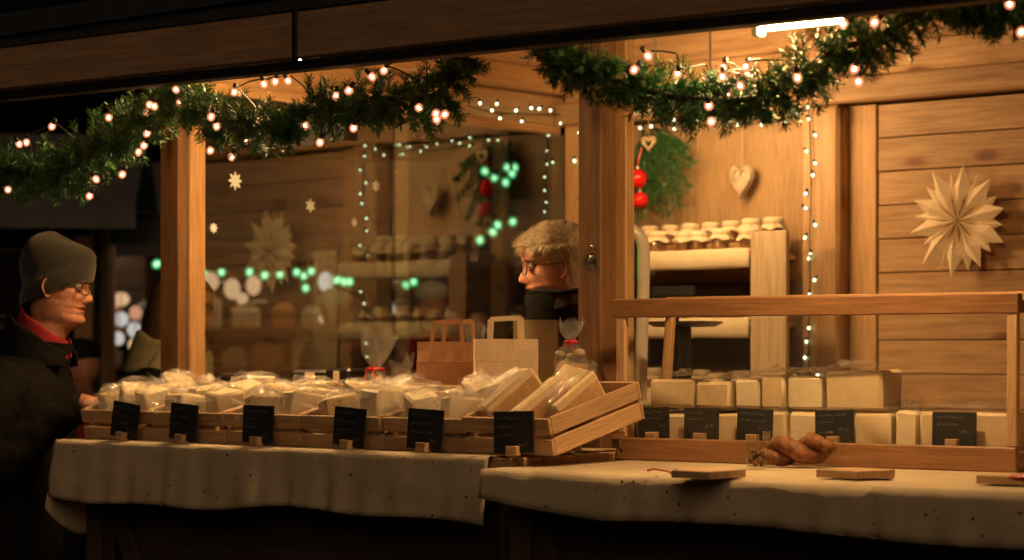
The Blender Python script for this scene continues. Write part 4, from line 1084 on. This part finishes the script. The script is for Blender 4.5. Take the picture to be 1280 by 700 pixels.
def head_mesh(nose=1.0, chin=0.0, body=True):
    m = MB(); n = 64; zs_ = []
    z = -.42 if body else -.10
    while z < .234:
        zs_.append(z); z += .02 if z < -.1 else (.0085 if z < 0 else .0042)
    zs_.append(.2345); vs = []
    for z in zs_:
        f, b, hw = interp(HEAD, z); cx = (f + b) / 2; a = (f - b) / 2
        for j in range(n):
            th = 2 * math.pi * j / n; c, s = math.cos(th), math.sin(th); e = 2 / 2.25
            x = cx + a * math.copysign(abs(c) ** e, c); y = hw * math.copysign(abs(s) ** e, s)
            if c > 0 and z > -.02:
                fr = max(0, c) ** .5
                nb = 0
                for (zn, hn) in ((.070, 0), (.076, .010), (.082, .021), (.089, .0265), (.096, .0245), (.106, .017), (.118, .010), (.130, .005), (.142, 0)): pass
                pts = ((.068, 0), (.074, .006), (.080, .019), (.087, .0255), (.094, .0245), (.104, .0185), (.116, .0125), (.128, .008), (.142, .002), (.15, 0))
                for (z0, h0), (z1, h1) in zip(pts, pts[1:]):
                    if z0 <= z <= z1: nb = h0 + (h1 - h0) * (z - z0) / (z1 - z0)
                sg = .0145 - .007 * min(1, max(0, (z - .08) / .05))
                x += nb * nose * math.exp(-(y / sg) ** 2 * .9)
                for sy in (-1, 1):
                    x -= .0125 * math.exp(-((z - .121) / .0105) ** 2 - ((y - sy * .033) / .017) ** 2)      # eye socket
                    x += .004 * math.exp(-((z - .140) / .007) ** 2 - ((y - sy * .032) / .022) ** 2)         # brow ridge
                    x += .005 * math.exp(-((z - .094) / .016) ** 2 - ((y - sy * .045) / .016) ** 2)         # cheekbone
                    x -= .003 * math.exp(-((z - .070) / .014) ** 2 - ((y - sy * .030) / .007) ** 2)         # fold beside the mouth
                    y += sy * .004 * math.exp(-((z - .078) / .005) ** 2 - ((y - sy * .014) / .006) ** 2)    # nostril wing
                x -= .0055 * math.exp(-((z - .0565) / .0022) ** 2 - (y / .022) ** 2)                        # mouth line
                x += .0035 * math.exp(-((z - .063) / .0035) ** 2 - (y / .016) ** 2) + .004 * math.exp(-((z - .050) / .0038) ** 2 - (y / .015) ** 2)
                x += chin * math.exp(-((z - .020) / .014) ** 2 - (y / .022) ** 2)
            vs.append((x, y, z))
    k = len(zs_)
    fs = [(i * n + j, i * n + (j + 1) % n, (i + 1) * n + (j + 1) % n, (i + 1) * n + j) for i in range(k - 1) for j in range(n)]
    m.add(vs, fs)
    m.add([vs[j] for j in range(n)], [tuple(range(n))])
    for i, f in enumerate(fs):
        c = sum((Vector(vs[q]) for q in f), Vector()) / 4
        if .045 < c.z < .0675 and abs(c.y) < .024 * (1 - abs(c.z - .0565) / .022) and c.x > .06: m.m[i] = 1
    for sy in (-1, 1):
        m.ball((.0690, sy * .033, .1205), .0118, 16, 10, mi=2); m.ball((.0765, sy * .0335, .1205), .0056, 10, 6, mi=3)
        # upper and lower lids
        for (dz, rr_) in ((.0062, .0030), (-.0066, .0024)):
            m.tube([(.0715 + .0085 * math.cos(a) , sy * .033 + .016 * math.sin(a), .1205 + dz * (math.cos(a) ** .7 if math.cos(a) > 0 else 0) - .001) for a in [-1.45 + 2.9 * i / 8 for i in range(9)]], [rr_ * .5] + [rr_] * 7 + [rr_ * .5], 6)
        m.tube([(.0845 - .02 * (abs(u)) ** 2 - .006 * (u > 0) * u, sy * (.033 + .021 * u), .1385 + .004 * (1 - u * u) - .002 * u) for u in [-1 + i / 4 for i in range(9)]], [.0012, .0026, .003, .003, .003, .0028, .0025, .002, .001], 6, mi=4)
        # ear: dished oval standing off the head
        E = Matrix.Translation((-.012, sy * .0755, .105)) @ Matrix.Rotation(sy * R(-22), 4, 'Z') @ Matrix.Rotation(R(-12), 4, 'Y')
        en = 20; er = [(1e-4, .004), (.45, .002), (.68, .004), (.82, .008), (.95, .0095), (1.0, .007), (.92, .004), (.75, -.002)]
        ev = []
        for (r_, h_) in er:
            for j in range(en):
                a = 2 * math.pi * j / en; lobe = .78 if math.sin(a) < -.3 else 1
                ev.append(E @ Vector((r_ * .016 * math.cos(a) * lobe, sy * h_ * .8, r_ * .029 * math.sin(a))))
        m.add(ev, [(i * en + j, i * en + (j + 1) % en, (i + 1) * en + (j + 1) % en, (i + 1) * en + j) for i in range(len(er) - 1) for j in range(en)])
    return m
def hand_into(m, M, curl=.5, side=1):
    """palm and five bent fingers; hand points along local +X, palm faces -Z"""
    def T(pts): return [M @ Vector(p) for p in pts]
    m.tube(T([(-.03, 0, 0), (0, 0, 0), (.03, 0, .001), (.06, 0, .0), (.085, 0, -.003)]), [.024, .026, .032, .035, .030], 12)
    for k, (y, L) in enumerate(((.027, .070), (.009, .080), (-.009, .075), (-.026, .058))):
        a = 0; p = Vector((.075, y, -.002)); pts = [p.copy()]
        for s, fr in enumerate((.45, .32, .23)):
            a += curl * (.55, .8, .6)[s]; p = p + Vector((math.cos(a) * L * fr, 0, -math.sin(a) * L * fr)); pts.append(p.copy())
        m.tube(T(pts), [.0095, .009, .008, .0062], 8)
    m.tube(T([(.01, side * .028, -.006), (.035, side * .046, -.014), (.058, side * .045, -.022), (.075, side * .036, -.028)]), [.013, .011, .0095, .007], 8)
def skin_obj(name, chains, mat, parent, sub=2, extra=None):
    """chains: list of [(x,y,z,r), ...]; first chain's first vertex is the root; equal coordinates are shared"""
    vs, es, rs, idx = [], [], [], {}
    for ch in chains:
        prev = None
        for (x, y, z, r) in ch:
            kk = (round(x, 4), round(y, 4), round(z, 4))
            if kk not in idx: idx[kk] = len(vs); vs.append((x, y, z)); rs.append(r)
            if prev is not None: es.append((prev, idx[kk]))
            prev = idx[kk]
    me = bpy.data.meshes.new(name); me.from_pydata(vs, es, []); me.materials.append(MATS[mat])
    o = bpy.data.objects.new(name, me); link(o, parent)
    sk = o.modifiers.new('skin', 'SKIN'); sk.use_smooth_shade = True
    if not me.skin_vertices: 
        bm = bmesh.new(); bm.from_mesh(me); bm.verts.layers.skin.verify(); bm.to_mesh(me); bm.free()
    for i, r in enumerate(rs):
        sv = me.skin_vertices[0].data[i]; sv.radius = r if isinstance(r, tuple) else (r, r); sv.use_root = (i == 0)
    ss = o.modifiers.new('sub', 'SUBSURF'); ss.levels = sub; ss.render_levels = sub
    tx = bpy.data.textures.new(name + '_folds', 'CLOUDS'); tx.noise_scale = .09; tx.noise_depth = 2
    dp = o.modifiers.new('folds', 'DISPLACE'); dp.texture = tx; dp.strength = .022; dp.mid_level = .5; dp.texture_coords = 'LOCAL'
    return o
def garment(name, rows, sleeves, mat, parent, seed=1, amp=.012):
    """coat: lofted body rings (z, cx, rx, ry) and sleeves as wrinkled tubes"""
    m = MB(); n = 56; vs = []; z0, z1 = rows[0][0], rows[-1][0]; k = 60
    for i in range(k + 1):
        z = z0 + (z1 - z0) * i / k; cx, rx, ry = interp(rows, z)
        for j in range(n):
            a = 2 * math.pi * j / n; c, s_ = math.cos(a), math.sin(a); e = 2 / 2.4
            w = 1 + amp * 5 * (mnoise.noise((c * 1.5 + seed, s_ * 1.5, z * 7)) * .6 + mnoise.noise((c * 3 + z * 9, s_ * 3 + seed, z * 16)) * .35)
            if z > z1 - .05: w = 1 + (w - 1) * (z1 - z) / .05
            vs.append((cx + rx * w * math.copysign(abs(c) ** e, c), ry * w * math.copysign(abs(s_) ** e, s_), z))
    m.add(vs, [(i * n + j, i * n + (j + 1) % n, (i + 1) * n + (j + 1) % n, (i + 1) * n + j) for i in range(k) for j in range(n)])
    for sl in sleeves:
        c = curve_pts([Vector(q[:3]) for q in sl], .012); cl = [0]
        for u, v in zip(c, c[1:]): cl.append(cl[-1] + (v - u).length)
        ks = [0]
        for u, v in zip(sl, sl[1:]): ks.append(ks[-1] + (Vector(v[:3]) - Vector(u[:3])).length)
        rr_ = [(t_ * ks[-1] / cl[-1],) for t_ in cl]; tab = [(kk, q[3]) for kk, q in zip(ks, sl)]
        t = MB(); t.tube(c, [interp(tab, min(x[0], ks[-1]))[0] for x in rr_], 22)
        out = []
        for v in t.v:
            vv = Vector(v); near = min(c, key=lambda q: (q - vv).length_squared); d = vv - near
            out.append(near + d * (1 + .16 * mnoise.noise((v[0] * 14 + seed, v[1] * 14, v[2] * 22)) + .08 * mnoise.noise((v[0] * 40, v[1] * 40, v[2] * 40 + seed))))
        m.add(out, t.f)
    return m.build(name, mat, parent, smooth=True)
def glasses(parent, col='black_plastic', w=.030, h=.020, z=.119):
    m = MB(); x0 = .0935
    for sy in (-1, 1):
        pts = []
        for k in range(20):
            a = 2 * math.pi * k / 20; c, s = math.cos(a), math.sin(a); e = .6
            yy = w * .82 * math.copysign(abs(c) ** e, c); pts.append((x0 - .18 * max(0, abs(sy * .034 + yy) - .02), sy * .034 + yy, z + h * .9 * math.copysign(abs(s) ** e, s)))
        m.tube(pts, .0017, 6, closed=True)
        m.tube([(x0 - .007, sy * .062, z + .008), (.07, sy * .075, z + .008), (.02, sy * .0795, z + .004), (-.015, sy * .080, z), (-.03, sy * .078, z - .012)], .0016, 6)
    m.tube([(x0, -.011, z + .004), (x0 + .003, 0, z + .006), (x0, .011, z + .004)], .0016, 6)
    m.build('spectacles', col, parent)
def collar(parent, mat, z0, z1, r0, r1, thick=.010, open_=.5, name='collar', cx=-.02, wob=.012, flare=1.0, drop=.03):
    """standing collar open at the front"""
    m = MB(); n = 40; vs = []; lev = 7
    for i in range(lev + 1):
        u = i / lev
        for j in range(n + 1):
            a = open_ / 2 + (2 * math.pi - open_) * j / n; r = r0 + (r1 - r0) * u
            vs.append((cx + math.cos(a) * r * 1.08, math.sin(a) * r * flare, z0 + (z1 - z0) * u - drop * (1 + math.cos(a)) * .5 * u + wob * mnoise.noise((a * 1.3, u * 2, z0))))
    m.add(vs, [(i * (n + 1) + j, i * (n + 1) + j + 1, (i + 1) * (n + 1) + j + 1, (i + 1) * (n + 1) + j) for i in range(lev) for j in range(n)])
    o = m.build(name, mat, parent, smooth=True); s = o.modifiers.new('thick', 'SOLIDIFY'); s.thickness = thick; s.offset = 1
    s2 = o.modifiers.new('sub', 'SUBSURF'); s2.levels = 1; s2.render_levels = 1
    return o
def hair_strands(parent, mat, roots, name='hair', w=.0016):
    m = MB()
    for (p, pts, ww) in roots:
        vs = []; fs = []
        path = [p] + pts
        for i, q in enumerate(path):
            t = (path[min(i + 1, len(path) - 1)] - path[max(i - 1, 0)]).normalized(); s = t.cross(Vector(p.x * 0 + .0 + v for v in (q.x, q.y, q.z - .1))).normalized() if True else None
            k = ww * (1 - .8 * i / (len(path) - 1)); vs += [q - s * k, q + s * k]
        fs = [(2 * i, 2 * i + 1, 2 * i + 3, 2 * i + 2) for i in range(len(path) - 1)]
        m.add(vs, fs)
    return m.build(name, mat, parent, fix=False, smooth=True)
def scalp_point(th, z):
    f, b, hw = interp(HEAD, z); cx = (f + b) / 2; a = (f - b) / 2
    return Vector((cx + a * math.cos(th), hw * math.sin(th), z))
FACE_R = math.atan2(RV.y, RV.x)      # facing along the picture's right
# --- man in the beanie
D_M = 6.70
pm = at(68, 405, D=D_M)
man = head_mesh(1.05, .004)
MZ = pm.z
sh_r = Vector((-.06, -.20, -.215)); 
# his hand resting on the crate edge
hm = Matrix.Translation((.205, -.190, -.207)) @ Matrix.Rotation(R(18), 4, 'Z') @ Matrix.Rotation(R(14), 4, 'Y')
hand_into(man, hm, .5, 1)
man_o = man.build('person', ['skin_man', 'lips', 'eye_white', 'iris', 'brow_hair'], None, (pm.x, pm.y, pm.z), (0, R(9), FACE_R + R(-8)), smooth=True)
tag(man_o, 'man in dark beanie, glasses and dark coat with red scarf leaning over the crates', 'person')
garment('coat', [(-.86, -.07, .165, .215), (-.60, -.065, .165, .215), (-.42, -.06, .160, .215), (-.28, -.055, .152, .21), (-.19, -.06, .135, .195), (-.135, -.05, .105, .145), (-.09, -.03, .090, .098), (-.05, -.025, .086, .090)],
        [[(-.06, -.155, -.165, .080), (-.075, -.215, -.25, .082), (-.075, -.25, -.36, .074), (-.05, -.262, -.43, .070), (.01, -.245, -.385, .066), (.09, -.215, -.29, .056), (.190, -.195, -.215, .044)],
         [(-.06, .155, -.165, .080), (-.075, .215, -.25, .082), (-.06, .25, -.38, .072), (-.02, .24, -.48, .068), (.08, .19, -.47, .058), (.17, .13, -.45, .046)]], 'coat_olive', man_o, 2)
skin_obj('trousers', [[(-.07, 0, -.76, (.12, .15)), (-.07, .085, -.88, .085), (-.06, .095, -1.12, .068), (-.075, .10, -1.38, .058), (-.02, .10, -1.41, .05)],
                      [(-.07, 0, -.76, (.12, .15)), (-.07, -.085, -.88, .085), (-.05, -.095, -1.12, .068), (-.075, -.10, -1.38, .058), (-.02, -.10, -1.41, .05)]], 'trousers', man_o)
collar(man_o, 'coat_olive', -.125, .022, .104, .094, .012, 1.0, 'coat_collar', cx=-.030, drop=.105)
collar(man_o, 'red_cloth', -.10, .042, .077, .069, .008, .2, 'scarf', cx=-.026, drop=.085)
glasses(man_o)
def beanie(parent):
    m = MB(); n = 56; vs = []
    rows = [(-.010, 1.03), (.0, 1.05), (.020, 1.06), (.040, 1.055), (.047, 1.04), (.049, 1.02), (.070, 1.03), (.095, 1.0), (.118, .91), (.135, .77), (.147, .55), (.154, .28), (.156, .02)]
    for (h, k) in rows:
        for j in range(n):
            a = 2 * math.pi * j / n; z0 = .098 + .055 * math.cos(a)   # brim higher at the brow, lower at the nape
            if h < .06: z = z0 + h - .012 * 0
            else: z = (z0 + .05) * (1 - (h - .05) / .106) + (.262 - .012 * math.cos(a)) * ((h - .05) / .106)
            f, b, hw = interp(HEAD, .150); cx = (f + b) / 2; r = (f - b) / 2
            wob = 1 + .012 * mnoise.noise((a * 2, h * 30, 3))
            back = -.030 * max(0, -math.cos(a)) * min(1, max(0, h - .05) / .05)
            vs.append((cx + r * k * wob * math.cos(a) * 1.02 + back, hw * k * wob * math.sin(a) * 1.03, z))
    m.add(vs, [(i * n + j, i * n + (j + 1) % n, (i + 1) * n + (j + 1) % n, (i + 1) * n + j) for i in range(len(rows) - 1) for j in range(n)])
    m.build('beanie', 'beanie_knit', parent, smooth=True)
beanie(man_o)
# --- seller with short blond hair behind the middle post
D_S = 6.32
ps = at(699, 384, D=D_S)
sel = head_mesh(1.0, .0)
hand_into(sel, Matrix.Translation((.20, .16, -.55)) @ Matrix.Rotation(R(10), 4, 'Z'), .5, 1)
hand_into(sel, Matrix.Translation((.20, -.16, -.55)) @ Matrix.Rotation(R(-10), 4, 'Z'), .5, -1)
sel_o = sel.build('person', ['skin_seller', 'lips', 'eye_white', 'iris', 'brow_hair'], None, (ps.x, ps.y, ps.z), (0, R(7), FACE_R + math.pi + R(7)), smooth=True)
tag(sel_o, 'seller with short tousled blond hair, glasses and black jacket behind the middle post', 'person')
garment('jacket', [(-.78, -.05, .15, .19), (-.50, -.05, .148, .19), (-.28, -.045, .142, .19), (-.19, -.045, .13, .18), (-.13, -.035, .11, .135), (-.08, -.018, .102, .106), (-.03, -.012, .104, .104), (.02, -.012, .107, .104), (.045, -.014, .106, .102)],
        [[(-.05, -.14, -.155, .074), (-.06, -.195, -.23, .075), (-.05, -.225, -.36, .066), (.0, -.22, -.49, .060), (.10, -.19, -.54, .052), (.185, -.165, -.55, .044)],
         [(-.05, .14, -.155, .074), (-.06, .195, -.23, .075), (-.05, .225, -.36, .066), (.0, .22, -.49, .060), (.10, .19, -.54, .052), (.185, .165, -.55, .044)]], 'coat_black', sel_o, 5)
skin_obj('trousers', [[(-.06, 0, -.72, (.12, .14)), (-.06, .085, -.84, .08), (-.05, .09, -1.08, .064), (-.06, .095, -1.31, .055)],
                      [(-.06, 0, -.72, (.12, .14)), (-.06, -.085, -.84, .08), (-.05, -.09, -1.08, .064), (-.06, -.095, -1.31, .055)]], 'trousers', sel_o)
m = MB(); m.tube([(-.02 + .103 * math.cos(a), .104 * math.sin(a), .044 + .006 * math.sin(3 * a)) for a in [i * 2 * math.pi / 40 for i in range(40)]], .0085, 8, closed=True); m.build('collar_edge', 'coat_black', sel_o, smooth=True)
collar(sel_o, 'collar_plaid', -.0, .072, .103, .099, .008, 2.2, 'plaid_lining', cx=-.022, drop=.05)
glasses(sel_o)
rnd = random.Random(9); roots = []
for k in range(8000):
    th = rnd.uniform(0, 6.2832); z = .232 - (.232 - .05) * rnd.random() ** 1.35
    cth = math.cos(th)
    low = .172 if cth > .72 else (.150 if cth > .42 else (.122 if cth > .18 else (.112 if cth > -.22 else .045)))
    if z < low: continue
    p = scalp_point(th, z); nrm = Vector((p.x + .008, p.y, (p.z - .10) * .9)).normalized()
    sweep = Vector((.55 * (.9 if z > .17 else -.45), .15 * rnd.uniform(-1, 1) - p.y * 2, -.4 if z < .18 else .05))
    clump = mnoise.noise((p.x * 38, p.y * 38, p.z * 38)); L = (.036 if z > .165 else .019) * rnd.uniform(.6, 1.2) * (1 + .35 * clump); c = Vector((rnd.uniform(-1, 1), rnd.uniform(-1, 1), rnd.uniform(-1, 1))) * .14 + Vector((mnoise.noise((p.x * 40, p.y * 40, p.z * 40 + 9)), mnoise.noise((p.x * 40 + 5, p.y * 40, p.z * 40)), mnoise.noise((p.x * 40, p.y * 40 + 7, p.z * 40)))) * .28
    d0 = (nrm * .55 + sweep * .9 + c).normalized(); d1 = (nrm * .05 + sweep + c * 1.1 + Vector((0, 0, -.3))).normalized()
    q1 = p + d0 * L * .45; q2 = q1 + d1 * L * .35; q3 = q2 + (d1 + Vector((0, 0, -.3))).normalized() * L * .3
    roots.append((p - nrm * .002, [q1, q2, q3], rnd.uniform(.0007, .0014)))
hair_strands(sel_o, 'hair_blond', roots)
# close-fitting hair cap under the strands so that no scalp shows
def hair_cap(parent, mat, front, side, nape, grow=1.035):
    m = MB(); n = 48; vs = []; rows = 14
    for i in range(rows + 1):
        for j in range(n):
            th = 2 * math.pi * j / n; c = math.cos(th)
            lo = front if c > .6 else (side + (front - side) * max(0, (c - .1) / .5) if c > .1 else (side if c > -.25 else nape + (side - nape) * max(0, (c + .7) / .45)))
            z = lo + (.2345 - lo) * i / rows; p = scalp_point(th, min(z, .2344)); cc = Vector((-.012, 0, .12)); vs.append(cc + (p - cc) * grow)
    m.add(vs, [(i * n + j, i * n + (j + 1) % n, (i + 1) * n + (j + 1) % n, (i + 1) * n + j) for i in range(rows) for j in range(n)])
    m.build('hair_cap', mat, parent, smooth=True)
hair_cap(sel_o, 'hair_blond', .178, .122, .055)
# --- woman with long hair and scarf outside the glass, mostly behind the front post
D_W = 7.75
pw = at(224, 425, D=D_W)
wom = head_mesh(.95, 0)
wom_o = wom.build('person', ['skin_seller', 'lips', 'eye_white', 'iris', 'brow_hair'], None, (pw.x, pw.y, pw.z), (0, R(10), FACE_R + R(4)), smooth=True)
tag(wom_o, 'long haired person with pale scarf and dark coat half hidden behind the pale post', 'person')
garment('coat', [(-1.0, -.05, .17, .20), (-.60, -.05, .158, .19), (-.28, -.045, .148, .19), (-.19, -.045, .13, .18), (-.13, -.035, .105, .135), (-.08, -.02, .09, .10)],
        [[(-.05, -.14, -.155, .074), (-.06, -.195, -.23, .075), (-.05, -.225, -.40, .066), (.02, -.20, -.56, .058), (.12, -.16, -.60, .046)],
         [(-.05, .14, -.155, .074), (-.06, .195, -.23, .075), (-.05, .225, -.40, .066), (.02, .20, -.56, .058), (.12, .16, -.60, .046)]], 'coat_black', wom_o, 8)
skin_obj('trousers', [[(-.06, 0, -.80, (.12, .14)), (-.06, .085, -.92, .08), (-.05, .09, -1.12, .064), (-.06, .095, -pw.z + .06, .055)],
                      [(-.06, 0, -.80, (.12, .14)), (-.06, -.085, -.92, .08), (-.05, -.09, -1.12, .064), (-.06, -.095, -pw.z + .06, .055)]], 'trousers', wom_o)
collar(wom_o, 'scarf_wool', -.14, .005, .13, .105, .022, .3, 'scarf', cx=-.015, wob=.03)
m = MB()
for sy in (-1, 1): m.tube([(.07, sy * .05, -.07), (.105, sy * .075, -.16), (.115, sy * .085, -.28), (.10, sy * .08, -.42)], [.035, .045, .048, .040], 12)
m.tube([(-.03, -.115, -.05), (-.05, -.15, -.13), (.03, -.15, -.24), (.09, -.11, -.36)], [.03, .045, .045, .035], 12)
o = m.build('scarf_end', 'scarf_wool', wom_o, smooth=True)
glasses(wom_o)
roots = []
for k in range(2600):
    th = rnd.uniform(.9, 2 * math.pi - .9); z = rnd.uniform(.13, .232)
    p = scalp_point(th, z); nrm = Vector((p.x + .01, p.y, (p.z - .1) * .6)).normalized(); out = Vector((math.cos(th), math.sin(th), 0))
    f = Vector((0, 0, -1)); j = Vector((rnd.uniform(-1, 1), rnd.uniform(-1, 1), 0)) * .012
    q1 = p + nrm * .014 + f * .01; base = scalp_point(th, .13); q2 = Vector((base.x - .006, base.y, .08)) + out * .012 + j; q3 = Vector((base.x * .9 - .02, base.y * .95, -.03)) + out * .012 + j; q4 = Vector((base.x * .8 - .03, base.y * .9, -.15 + rnd.uniform(-.04, .03))) + out * .03 + j * 2
    roots.append((p, [q1, q2, q3, q4], .0028))
hair_strands(wom_o, 'hair_brown', roots); hair_cap(wom_o, 'hair_brown', .178, .105, .05, 1.05)

# ------------------------------------------------------------------ the market beyond the glass and the open end
def far_person(px, py_top, D, h, coat, label, hat='coat_black', yaw=0):
    p = at(px, py_top, D=D); t = MB()
    z0 = h
    t.ball((0, 0, h - .12), .095, 12, 9, sc=(1, .9, 1.25)); t.tube([(0, 0, h - .24), (0, 0, h - .16)], .055, 10)
    o = t.build('person', 'skin_man', None, (p.x, p.y, 0), (0, 0, yaw), smooth=True)
    tag(o, label, 'person', 'people passing beyond the hut')
    skin_obj('coat', [[(0, 0, h - .80, (.16, .19)), (0, 0, h - .55, (.14, .19)), (0, 0, h - .36, (.12, .17)), (0, 0, h - .26, (.07, .08))],
                      [(0, 0, h - .36, (.12, .17)), (0, -.21, h - .36, .07), (.03, -.25, h - .62, .06), (.10, -.22, h - .82, .05)],
                      [(0, 0, h - .36, (.12, .17)), (0, .21, h - .36, .07), (.03, .25, h - .62, .06), (.10, .22, h - .82, .05)]], coat, o, 1)
    skin_obj('trousers', [[(0, 0, h - .78, (.13, .15)), (0, .09, h - .95, .085), (0, .10, .45, .065), (0, .10, .06, .055)], [(0, 0, h - .78, (.13, .15)), (0, -.09, h - .95, .085), (0, -.10, .45, .065), (0, -.10, .06, .055)]], 'trousers', o, 1)
    m = MB(); m.ball((-.008, 0, h - .065), .105, 14, 8, sc=(1, .95, .75)); m.build('hat', hat, o, smooth=True)
far_rng = random.Random(33)
def far_stall(px, D, w, label, goods, yaw, lampy=.0, roof='canvas_grey', seed=1, lamp=True):
    rnd = random.Random(seed); p = at(px, 440, D=D); t = thing('far_stall', label, 'stall', (p.x, p.y, 0), 'stalls across the market'); t.rotation_euler.z = yaw
    WL[t] = Vector(); d = 1.1
    for s in (-1, 1):
        for y in (-d / 2, d / 2): board('post', (s * w / 2, y, 0), (s * w / 2, y, 2.15), .09, .09, 'post_wood', t, up=(1, 0, 0))
    n = 9
    for k in range(n): board('back_plank', (-w / 2, d / 2 - .06, 1.0 + k * .125), (w / 2, d / 2 - .06, 1.0 + k * .125), .12, .02, 'dark_wood', t)
    board('counter_top', (-w / 2, -.15, 1.0), (w / 2, -.15, 1.0), .7, .04, 'board_wood', t, up=(0, 1, 0))
    for k in range(6): board('front_plank', (-w / 2, -d / 2 + .08, .10 + k * .15), (w / 2, -d / 2 + .08, .10 + k * .15), .145, .02, 'dark_wood', t)
    for z in (1.25, 1.5): board('shelf', (-w / 2 + .06, .28, z), (w / 2 - .06, .28, z), .3, .02, 'post_wood', t, up=(0, 1, 0))
    m = MB(); a = w / 2 + .3
    m.add([(-a, -d / 2 - .5, 2.12), (a, -d / 2 - .5, 2.12), (a, .0, 2.55), (-a, .0, 2.55), (-a, d / 2 + .3, 2.2), (a, d / 2 + .3, 2.2), (-a, -d / 2 - .5, 1.98), (a, -d / 2 - .5, 1.98)], [(0, 1, 2, 3), (3, 2, 5, 4), (6, 7, 1, 0)])
    o = m.build('awning', roof, t); sm = o.modifiers.new('thick', 'SOLIDIFY'); sm.thickness = .02
    if lamp:
        m = MB(); m.ball((0, .1, 2.12), .04, 12, 8); m.build('lamp_bulb', 'far_lamp', t, smooth=True)
        m = MB(); m.lathe([(.03, 2.17), (.04, 2.18), (.12, 2.14), (.125, 2.145), (.04, 2.21), (.02, 2.24), (.01, 2.45)], 14, (0, .1, 0)); m.build('lamp_shade', 'lamp_housing', t)
    R_ = rotz(yaw); k = 0
    for (x, y, z, sx, sy_, sz, mat) in goods:
        q = R_ @ Vector((x, y, z)) + Vector((p.x, p.y, 0)); m = MB(); m.box((0, 0, sz / 2), (sx, sy_, sz), ch=.015)
        m.box((0, 0, sz + .012), (sx * .6, sy_ * .6, .03), ch=.008)
        o = m.build('parcel', mat, None, q, (0, 0, yaw + rnd.uniform(-.3, .3))); tag(o, {'goods_cream': 'cream', 'goods_blue': 'pale blue', 'goods_orange': 'orange', 'red_cloth': 'red'}[mat] + ' parcel on ' + label.split(' with')[0].replace('far ', 'the far '), 'parcel', 'parcels on the far stalls')
def goods_row(w, seed, n):
    rnd = random.Random(seed); out = []
    for z, y in ((1.021, -.25), (1.261, .27), (1.511, .27)):
        x = -w / 2 + .15
        while x < w / 2 - .15:
            s = rnd.uniform(.10, .20); out.append((x, y, z, s, .14, rnd.uniform(.10, .20), rnd.choice(['goods_cream'] * 5 + ['goods_blue', 'goods_orange', 'goods_orange']))); x += s + rnd.uniform(.02, .16)
    return out
far_stall(150, 15.5, 1.9, 'far lamp lit stall with grey awning behind the man', goods_row(1.9, 5, 0), YAW + .25, seed=3)
far_stall(330, 14.0, 1.7, 'far lamp lit stall with grey awning seen through the glass', goods_row(1.7, 8, 0), YAW - .1, seed=4)
far_stall(520, 17.5, 1.8, 'far lamp lit stall with grey awning beyond the pane joint', goods_row(1.8, 12, 0), YAW, seed=6)
far_stall(0, 12.2, 1.0, 'far unlit stall with pale posts behind the beanie', [], YAW + .1, seed=7, lamp=False)
far_person(541, 340, 12.5, 1.75, 'red_cloth', 'passer-by in red jacket seen through the glass', 'goods_cream')
far_person(420, 352, 13.0, 1.72, 'coat_black', 'passer-by in black coat seen through the glass', 'goods_cream')
far_person(103, 424, 11.2, 1.42, 'red_cloth', 'passer-by in red scarf and dark hat behind the man')
gp = [(254, 341), (277, 340), (312, 340), (331, 344), (350, 343), (371, 340), (380, 345), (389, 339), (382, 360), (422, 350), (430, 352), (437, 352), (507, 356), (517, 352), (196, 330), (600, 300), (622, 281), (616, 290), (641, 277)]
gq = sorted([at(x, y, D=12.6) for x, y in gp], key=lambda v: v.x)
string_lights('green_lights', 'string of green tinged bulbs stretched across the far stalls', 'bulb_green', gq, curve_pts([v + Vector((0, 0, .03)) for v in gq], .2), None)
gb = [(606, 214), (634, 209), (618, 222), (640, 217), (632, 228), (643, 209)]
gq = sorted([at(x, y, D=13.5) for x, y in gb], key=lambda v: v.x)
string_lights('green_lights', 'cluster of green tinged bulbs high beyond the glass', 'bulb_green', gq, [v + Vector((0, 0, .03)) for v in gq], None)
pole = at(625, 430, D=13.7); m = MB(); m.tube([(pole.x, pole.y, 0), (pole.x, pole.y, 2.75)], [.07, .05], 10); o = m.build('lamp_pole', 'post_wood'); tag(o, 'wooden pole carrying the green bulb cluster beyond the glass', 'pole')

# glowing balls added as the blurred bright spots of the far stalls
def glow_ball(px, py, D, r, mat):
    p = at(px, py, D=D); t = thing('paper_lantern', {'lantern_cream': 'cream', 'lantern_white': 'white', 'lantern_rose': 'rosy'}[mat] + ' lit paper lantern ' + ('hanging on the far stall behind the man' if px < 220 else 'on the far stalls seen through the glass'), 'lantern', p, 'lit lanterns on the far stalls')
    m = MB(); m.ball((0, 0, 0), r, 12, 8, sc=(1, 1, random.uniform(.8, 1.3))); m.build('shade', mat, t, smooth=True)
    m = MB(); m.tube([(0, 0, r), (0, 0, r + .12)], .004, 4); m.build('cord', 'cable', t)
lr = random.Random(4)
for k, (x, y) in enumerate(((115, 375), (128, 371), (111, 393), (125, 397), (107, 414), (121, 421), (150, 374), (153, 399), (149, 423), (168, 391), (166, 412), (169, 431), (104, 432), (140, 380),
        (262, 352), (276, 349), (291, 361), (302, 373), (316, 357), (285, 387), (326, 381), (270, 371), (408, 352), (412, 372), (420, 391), (405, 398), (492, 352), (500, 368), (486, 386), (532, 372))):
    glow_ball(x + lr.uniform(-2, 2), y, 14.6 + lr.uniform(-.8, .8), lr.uniform(.030, .062), lr.choice(['lantern_cream'] * 3 + ['lantern_white'] * 2 + ['lantern_rose']))
